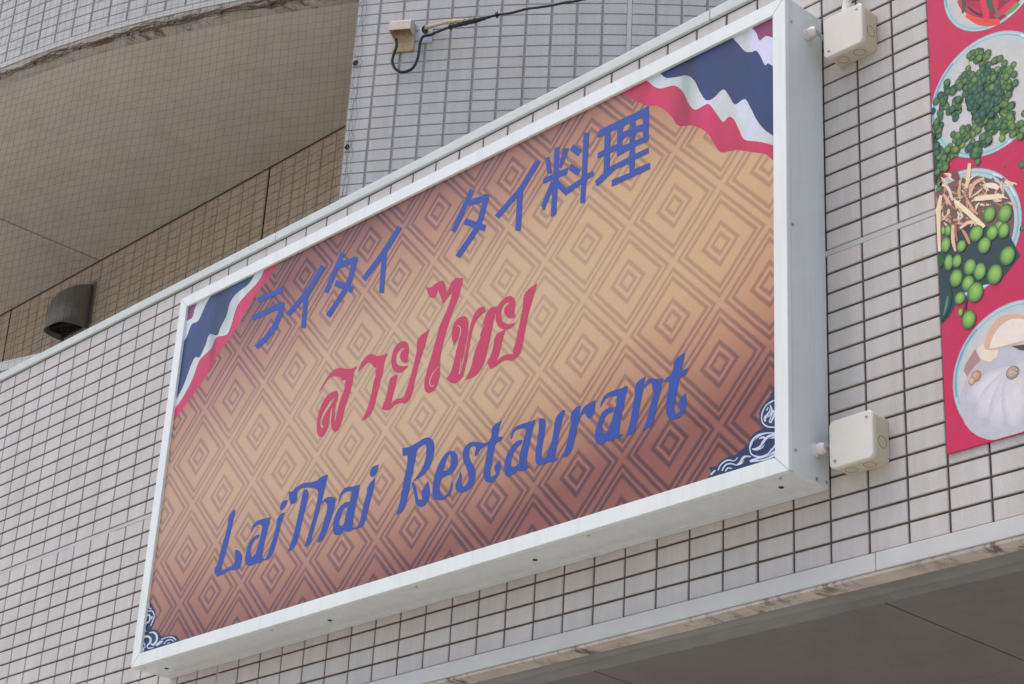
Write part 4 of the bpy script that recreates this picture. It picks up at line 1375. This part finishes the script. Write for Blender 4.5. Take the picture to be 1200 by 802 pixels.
# chillies
k = bowl('chilli_bowl_print', 0.475, 1.257, 0.125, (196, 186, 180))
k.poly([PXY(*p) for p in ((1126, -14), (1128, 4), (1134, 16), (1148, 25), (1170, 26), (1184, 16), (1197, -2), (1200, -14))], C(142, 28, 50))
for (pts, w, col) in (
    ([(1132, 18, 4), (1150, 26, 9), (1172, 26, 7)], 0, C(222, 70, 58)), ([(1124, 0, 6), (1132, 10, 10), (1148, 16, 8)], 0, C(190, 40, 70)),
    ([(1130, 4, 5), (1146, 6, 8), (1154, 14, 4)], 0, C(168, 30, 60)), ([(1152, -8, 9), (1154, 8, 9), (1157, 26, 6)], 0, C(214, 40, 72)),
    ([(1190, 0, 7), (1180, 10, 9), (1166, 20, 5)], 0, C(206, 40, 78)), ([(1158, -6, 8), (1160, 6, 7), (1162, 14, 3)], 0, C(48, 92, 66)),
    ([(1166, -10, 8), (1167, 2, 7), (1168, 10, 4)], 0, C(200, 40, 70)), ([(1178, -6, 9), (1182, 0, 8)], 0, C(60, 110, 76)),
    ([(1194, 4, 5), (1186, 12, 5), (1178, 18, 3)], 0, C(96, 150, 70)), ([(1128, -4, 3), (1130, 6, 5), (1128, 16, 2)], 0, C(60, 76, 52)),
    ([(1134, 8, 2), (1144, 16, 3), (1152, 18, 2)], 0, C(60, 40, 56)), ([(1165, 8, 2), (1169, 16, 3), (1168, 22, 2)], 0, C(90, 110, 90))):
    k.poly([PXY(*p) for p in curve_stroke(pts, 6)], col)
for i in range(16):
    a = rng.uniform(0, math.pi); rr_ = rng.uniform(0, 0.08)
    cx, cz = 0.475 + rr_ * math.cos(a), 1.27 + rr_ * math.sin(a)
    d = rng.uniform(0, 6.28)
    q = [(cx + u * 0.04 * math.cos(d), cz + u * 0.04 * math.sin(d)) for u in (-1, 0, 1)]
    col = [C(204, 40, 62), C(178, 30, 56), C(220, 66, 56), C(60, 110, 70)][i % 4]
    k.poly(stroke(q, [0.004, 0.012, 0.003]), col)
k.done(sheet_o)
# green peppercorns
k = bowl('peppercorn_bowl_print', 0.450, 0.970, 0.149, (192, 190, 186))
k.poly([PXY(*p) for p in curve_stroke([(1137, 60, 2.5), (1136, 72, 2), (1136, 80, 2)], 4)], C(170, 150, 90))
berries = []
def strand(pts, n, spread, bright):
    sp = spline(pts, 12)
    for i in range(n):
        p = sp[int(rng.uniform(0, len(sp) - 1))]
        berries.append((p[0] + rng.normal(0, spread), p[1] + rng.normal(0, spread * 1.2), bright + rng.normal(0, 0.16)))
strand([(1160, 95), (1150, 88), (1130, 90), (1112, 108), (1100, 125), (1096, 150), (1094, 170), (1100, 182)], 84, 3.4, 0.32)
strand([(1143, 66), (1152, 72), (1166, 78), (1176, 92)], 34, 5.0, 0.52)
strand([(1184, 72), (1182, 84), (1176, 100)], 12, 3.0, 0.72)
for px_, py_ in ((1189, 88), (1190, 98), (1186, 124), (1187, 134)):
    berries.append((px_, py_, 0.35))
strand([(1176, 96), (1174, 112), (1178, 128), (1176, 140)], 44, 5.5, 0.5)
for i in range(170):
    a = rng.uniform(0, 6.28); r_ = math.sqrt(rng.uniform(0, 1))
    berries.append((1154 + 20 * r_ * math.cos(a), 112 + 32 * r_ * math.sin(a), 0.02 + 0.26 * rng.uniform(0, 1) ** 2))
strand([(1142, 100), (1126, 112), (1120, 126), (1120, 138)], 26, 3.6, 0.35)
strand([(1150, 142), (1136, 154), (1126, 166), (1112, 178), (1102, 192), (1096, 204), (1096, 212)], 100, 4.2, 0.5)
strand([(1158, 140), (1156, 160), (1146, 174), (1142, 180)], 34, 4.0, 0.3)
strand([(1160, 146), (1176, 148), (1190, 150), (1204, 148)], 52, 5.0, 0.62)
berries.sort(key=lambda b: rng.uniform(0, 1) + (0.35 if math.hypot(b[0] - 1154, (b[1] - 110) * 0.8) < 20 else 0))
yb = k.y
for bi, (x, y, b) in enumerate(berries):
    k.y = yb - 0.000004 * bi
    cx, cz = PXY(x, y)
    b = min(1, max(0, b))
    r_ = rng.uniform(0.0075, 0.0098)
    inn = C(int(52 + 100 * b), int(106 + 68 * b), int(78 - 6 * b)); out = C(int(14 + 30 * b), int(40 + 52 * b), int(44 - 18 * b))
    k.blob(cx, cz, r_, r_ * 1.08, 0, inn, out, 16, rng.uniform(-0.25, 0.2), rng.uniform(0.1, 0.4))
k.done(sheet_o)
# ginger strips and pea aubergines
k = bowl('aubergine_bowl_print', 0.358, 0.655, 0.155, (112, 84, 76))
k.poly([PXY(*p) for p in ((1098, 285), (1140, 262), (1180, 270), (1196, 300), (1172, 330), (1130, 340), (1112, 372), (1102, 382), (1098, 330))], C(44, 62, 66))
A1 = (1085, 180, 6.687)
for i in range(130):
    x, y = rng.uniform(80, 640), rng.uniform(150, 560)
    if x > 460 and y > 420: continue
    a = rng.uniform(-0.2, 2.6); L = rng.uniform(40, 110)
    col = [C(206, 170, 138), C(174, 126, 100), C(222, 200, 168), C(136, 92, 80), C(190, 142, 116)][int(rng.integers(5))]
    k.poly(px_poly(curve_stroke([(x, y, 6), (x + L * math.cos(a) * 0.5 + rng.normal(0, 14), y + L * math.sin(a) * 0.5, rng.uniform(12, 26)), (x + L * math.cos(a), y + L * math.sin(a), 6)], 4), A1, PY), col)
for pts, col in (([(345, 80, 26), (335, 180, 28), (318, 275, 24)], C(226, 200, 164)), ([(110, 240, 14), (175, 270, 24), (212, 370, 18)], C(228, 204, 176)),
                 ([(460, 195, 20), (380, 240, 30), (345, 330, 22)], C(214, 176, 142)), ([(385, 360, 34), (500, 345, 40), (615, 335, 30)], C(232, 212, 178)),
                 ([(235, 375, 26), (340, 470, 40), (460, 580, 34)], C(236, 218, 182)), ([(120, 330, 22), (95, 520, 44), (110, 770, 22)], C(230, 204, 168)),
                 ([(215, 560, 22), (215, 680, 30), (235, 770, 14)], C(222, 184, 152)), ([(270, 590, 20), (330, 545, 26), (385, 545, 18)], C(224, 190, 156)),
                 ([(290, 600, 16), (320, 650, 26), (345, 710, 18)], C(196, 138, 112)), ([(470, 250, 30), (530, 255, 46), (575, 275, 30)], C(230, 214, 190)),
                 ([(330, 370, 18), (370, 440, 24), (410, 480, 14)], C(204, 160, 126)), ([(270, 250, 18), (262, 310, 26), (275, 360, 16)], C(200, 168, 120)),
                 ([(140, 320, 16), (175, 370, 26), (200, 410, 14)], C(216, 170, 140)), ([(240, 540, 14), (235, 620, 22), (250, 690, 12)], C(164, 106, 86))):
    k.poly(px_poly(curve_stroke(pts, 6), A1, PY), col)
k.poly(px_poly([(215, 125), (255, 150), (270, 200), (235, 215), (200, 190)], A1, PY), C(120, 66, 70))
A2 = (1085, 260, 5.73)
k.poly(px_poly(curve_stroke([(120, 400, 60), (140, 500, 76), (125, 600, 56), (105, 670, 8)], 6), A2, PY), C(36, 66, 62))
k.poly(px_poly(curve_stroke([(150, 500, 10), (140, 560, 16), (120, 630, 6)], 6), A2, PY), C(86, 130, 112))
for x, y, rx_, ry_ in ((500, 30, 44, 40), (150, 60, 22, 40), (118, 60, 14, 34), (135, 155, 34, 55), (240, 165, 34, 42), (340, 80, 50, 56), (448, 75, 42, 52), (525, 60, 40, 54), (395, 160, 46, 58),
                       (95, 265, 32, 44), (155, 275, 32, 58), (212, 265, 34, 46), (205, 380, 46, 62), (365, 335, 44, 60), (298, 305, 44, 56), (550, 230, 54, 66), (465, 355, 54, 70), (285, 415, 44, 54), (335, 475, 56, 70), (230, 515, 38, 44), (235, 610, 18, 30), (290, 658, 50, 66)):
    Pq = px_poly([(x, y), (x + rx_, y), (x, y - ry_)], A2, PY)
    cx, cz = Pq[0]
    k.blob(cx, cz, abs(Pq[1][0] - cx) * 1.0, abs(Pq[2][1] - cz) * 0.98, 0, C(150, 196, 92), C(40, 88, 46), 18, 0.05, 0.25)
k.poly(px_poly(curve_stroke([(275, 500, 14), (268, 560, 18), (262, 600, 12)], 4), A2, PY), C(40, 66, 66))
A1b = A1
for x, y, rx_, ry_ in ((500, 478, 52, 64), (622, 472, 58, 72)):
    Pq = px_poly([(x, y), (x + rx_, y), (x, y - ry_)], A1, PY)
    cx, cz = Pq[0]
    k.blob(cx, cz, abs(Pq[1][0] - cx), abs(Pq[2][1] - cz), 0, C(146, 190, 92), C(44, 92, 50), 18, 0.05, 0.25)
k.done(sheet_o)
# garlic
k = bowl('garlic_bowl_print', 0.475, 0.310, 0.149, (198, 190, 186))
A3 = (1100, 350, 4.22)
k.poly(px_poly([(130, 330), (180, 250), (215, 320), (225, 370), (185, 420), (150, 400), (125, 360)], A3, PY), C(166, 130, 126))
k.blob(*PXY(1178, 460), 0.108, 0.100, 0, C(214, 210, 212), C(184, 182, 188), 28, 0.0, 0.1)
c0 = PXY(1187, 437)
for a in (3.35, 6.05, 3.8, 5.6, 4.25, 5.15, 4.7):
    k.blob(c0[0] + 0.052 * math.cos(a), c0[1] + 0.055 * math.sin(a), 0.062, 0.030, a, C(216, 213, 215), C(192, 188, 193), 22, 0.0, 0.1)
for a in np.linspace(3.5, 5.9, 26):
    a += rng.normal(0, 0.03); L = 0.085 + 0.03 * rng.uniform(-1, 1)
    e = (c0[0] + L * math.cos(a), c0[1] + L * math.sin(a)); m_ = (c0[0] + L * .6 * math.cos(a - 0.04), c0[1] + L * .6 * math.sin(a - 0.04))
    q_ = (c0[0] + L * .3 * math.cos(a), c0[1] + L * .3 * math.sin(a))
    w_ = int(rng.integers(-4, 5)); k.poly(stroke([q_, m_, e], [0.0004, 0.0016, 0.0004]), C(204 + w_, 199 + w_, 206 + w_))
k.poly(px_poly([(190, 250), (215, 225), (245, 255), (300, 255), (290, 290), (255, 315), (215, 305)], A3, PY), C(226, 206, 184))
k.poly(px_poly(chaikin([(222, 235), (250, 150), (300, 90), (360, 75), (440, 85), (450, 190), (390, 225), (300, 245), (240, 258)]), A3, PY), C(206, 170, 142))
k.poly(px_poly(chaikin([(270, 180), (320, 120), (380, 95), (450, 110), (450, 200), (380, 220), (300, 240), (250, 250)]), A3, PY), C(228, 214, 200))
k.poly(px_poly([(360, 235), (450, 225), (450, 262), (400, 255)], A3, PY), C(86, 62, 64))
k.blob(*PXY(1144, 441), 0.013, 0.013, 0, C(206, 170, 140), C(150, 104, 84), 10)
k.blob(*PXY(1139, 447), 0.008, 0.010, 0, C(222, 190, 160), C(160, 112, 92), 8)
k.blob(*PXY(1187, 437), 0.016, 0.015, 0, C(196, 180, 160), C(132, 112, 98), 12)
for i in range(9):
    a = rng.uniform(0, 6.28)
    c0 = PXY(1187, 436.5)
    k.blob(c0[0] + 0.009 * math.cos(a), c0[1] + 0.008 * math.sin(a), 0.004, 0.003, a, C(214, 200, 180), C(110, 84, 66), 7)
k.done(sheet_o)
# scattered peppercorns on the red
for x, y, r_ in ((1198, 193, 0.010), (1198, 268, 0.007), (1177, 196, 0.003)):
    k = Ink('loose_peppercorn_print')
    k.blob(*PXY(x, y), r_, r_, 0, C(96, 120, 84), C(52, 66, 54), 10)
    k.done(sheet_o)
for dx, dz in ((0.012, -0.012),):
    for xx, zz in ((PX0 + 0.012, PZ1 - 0.012), (PX1 - 0.012, PZ1 - 0.012), (PX1 - 0.012, PZ0 + 0.012)):
        add('fixing_screw', *disc_solid((xx, PY + 0.0004, zz), (0, -1, 0), 0.0035, 0.0014, 10), 'screw', poster)
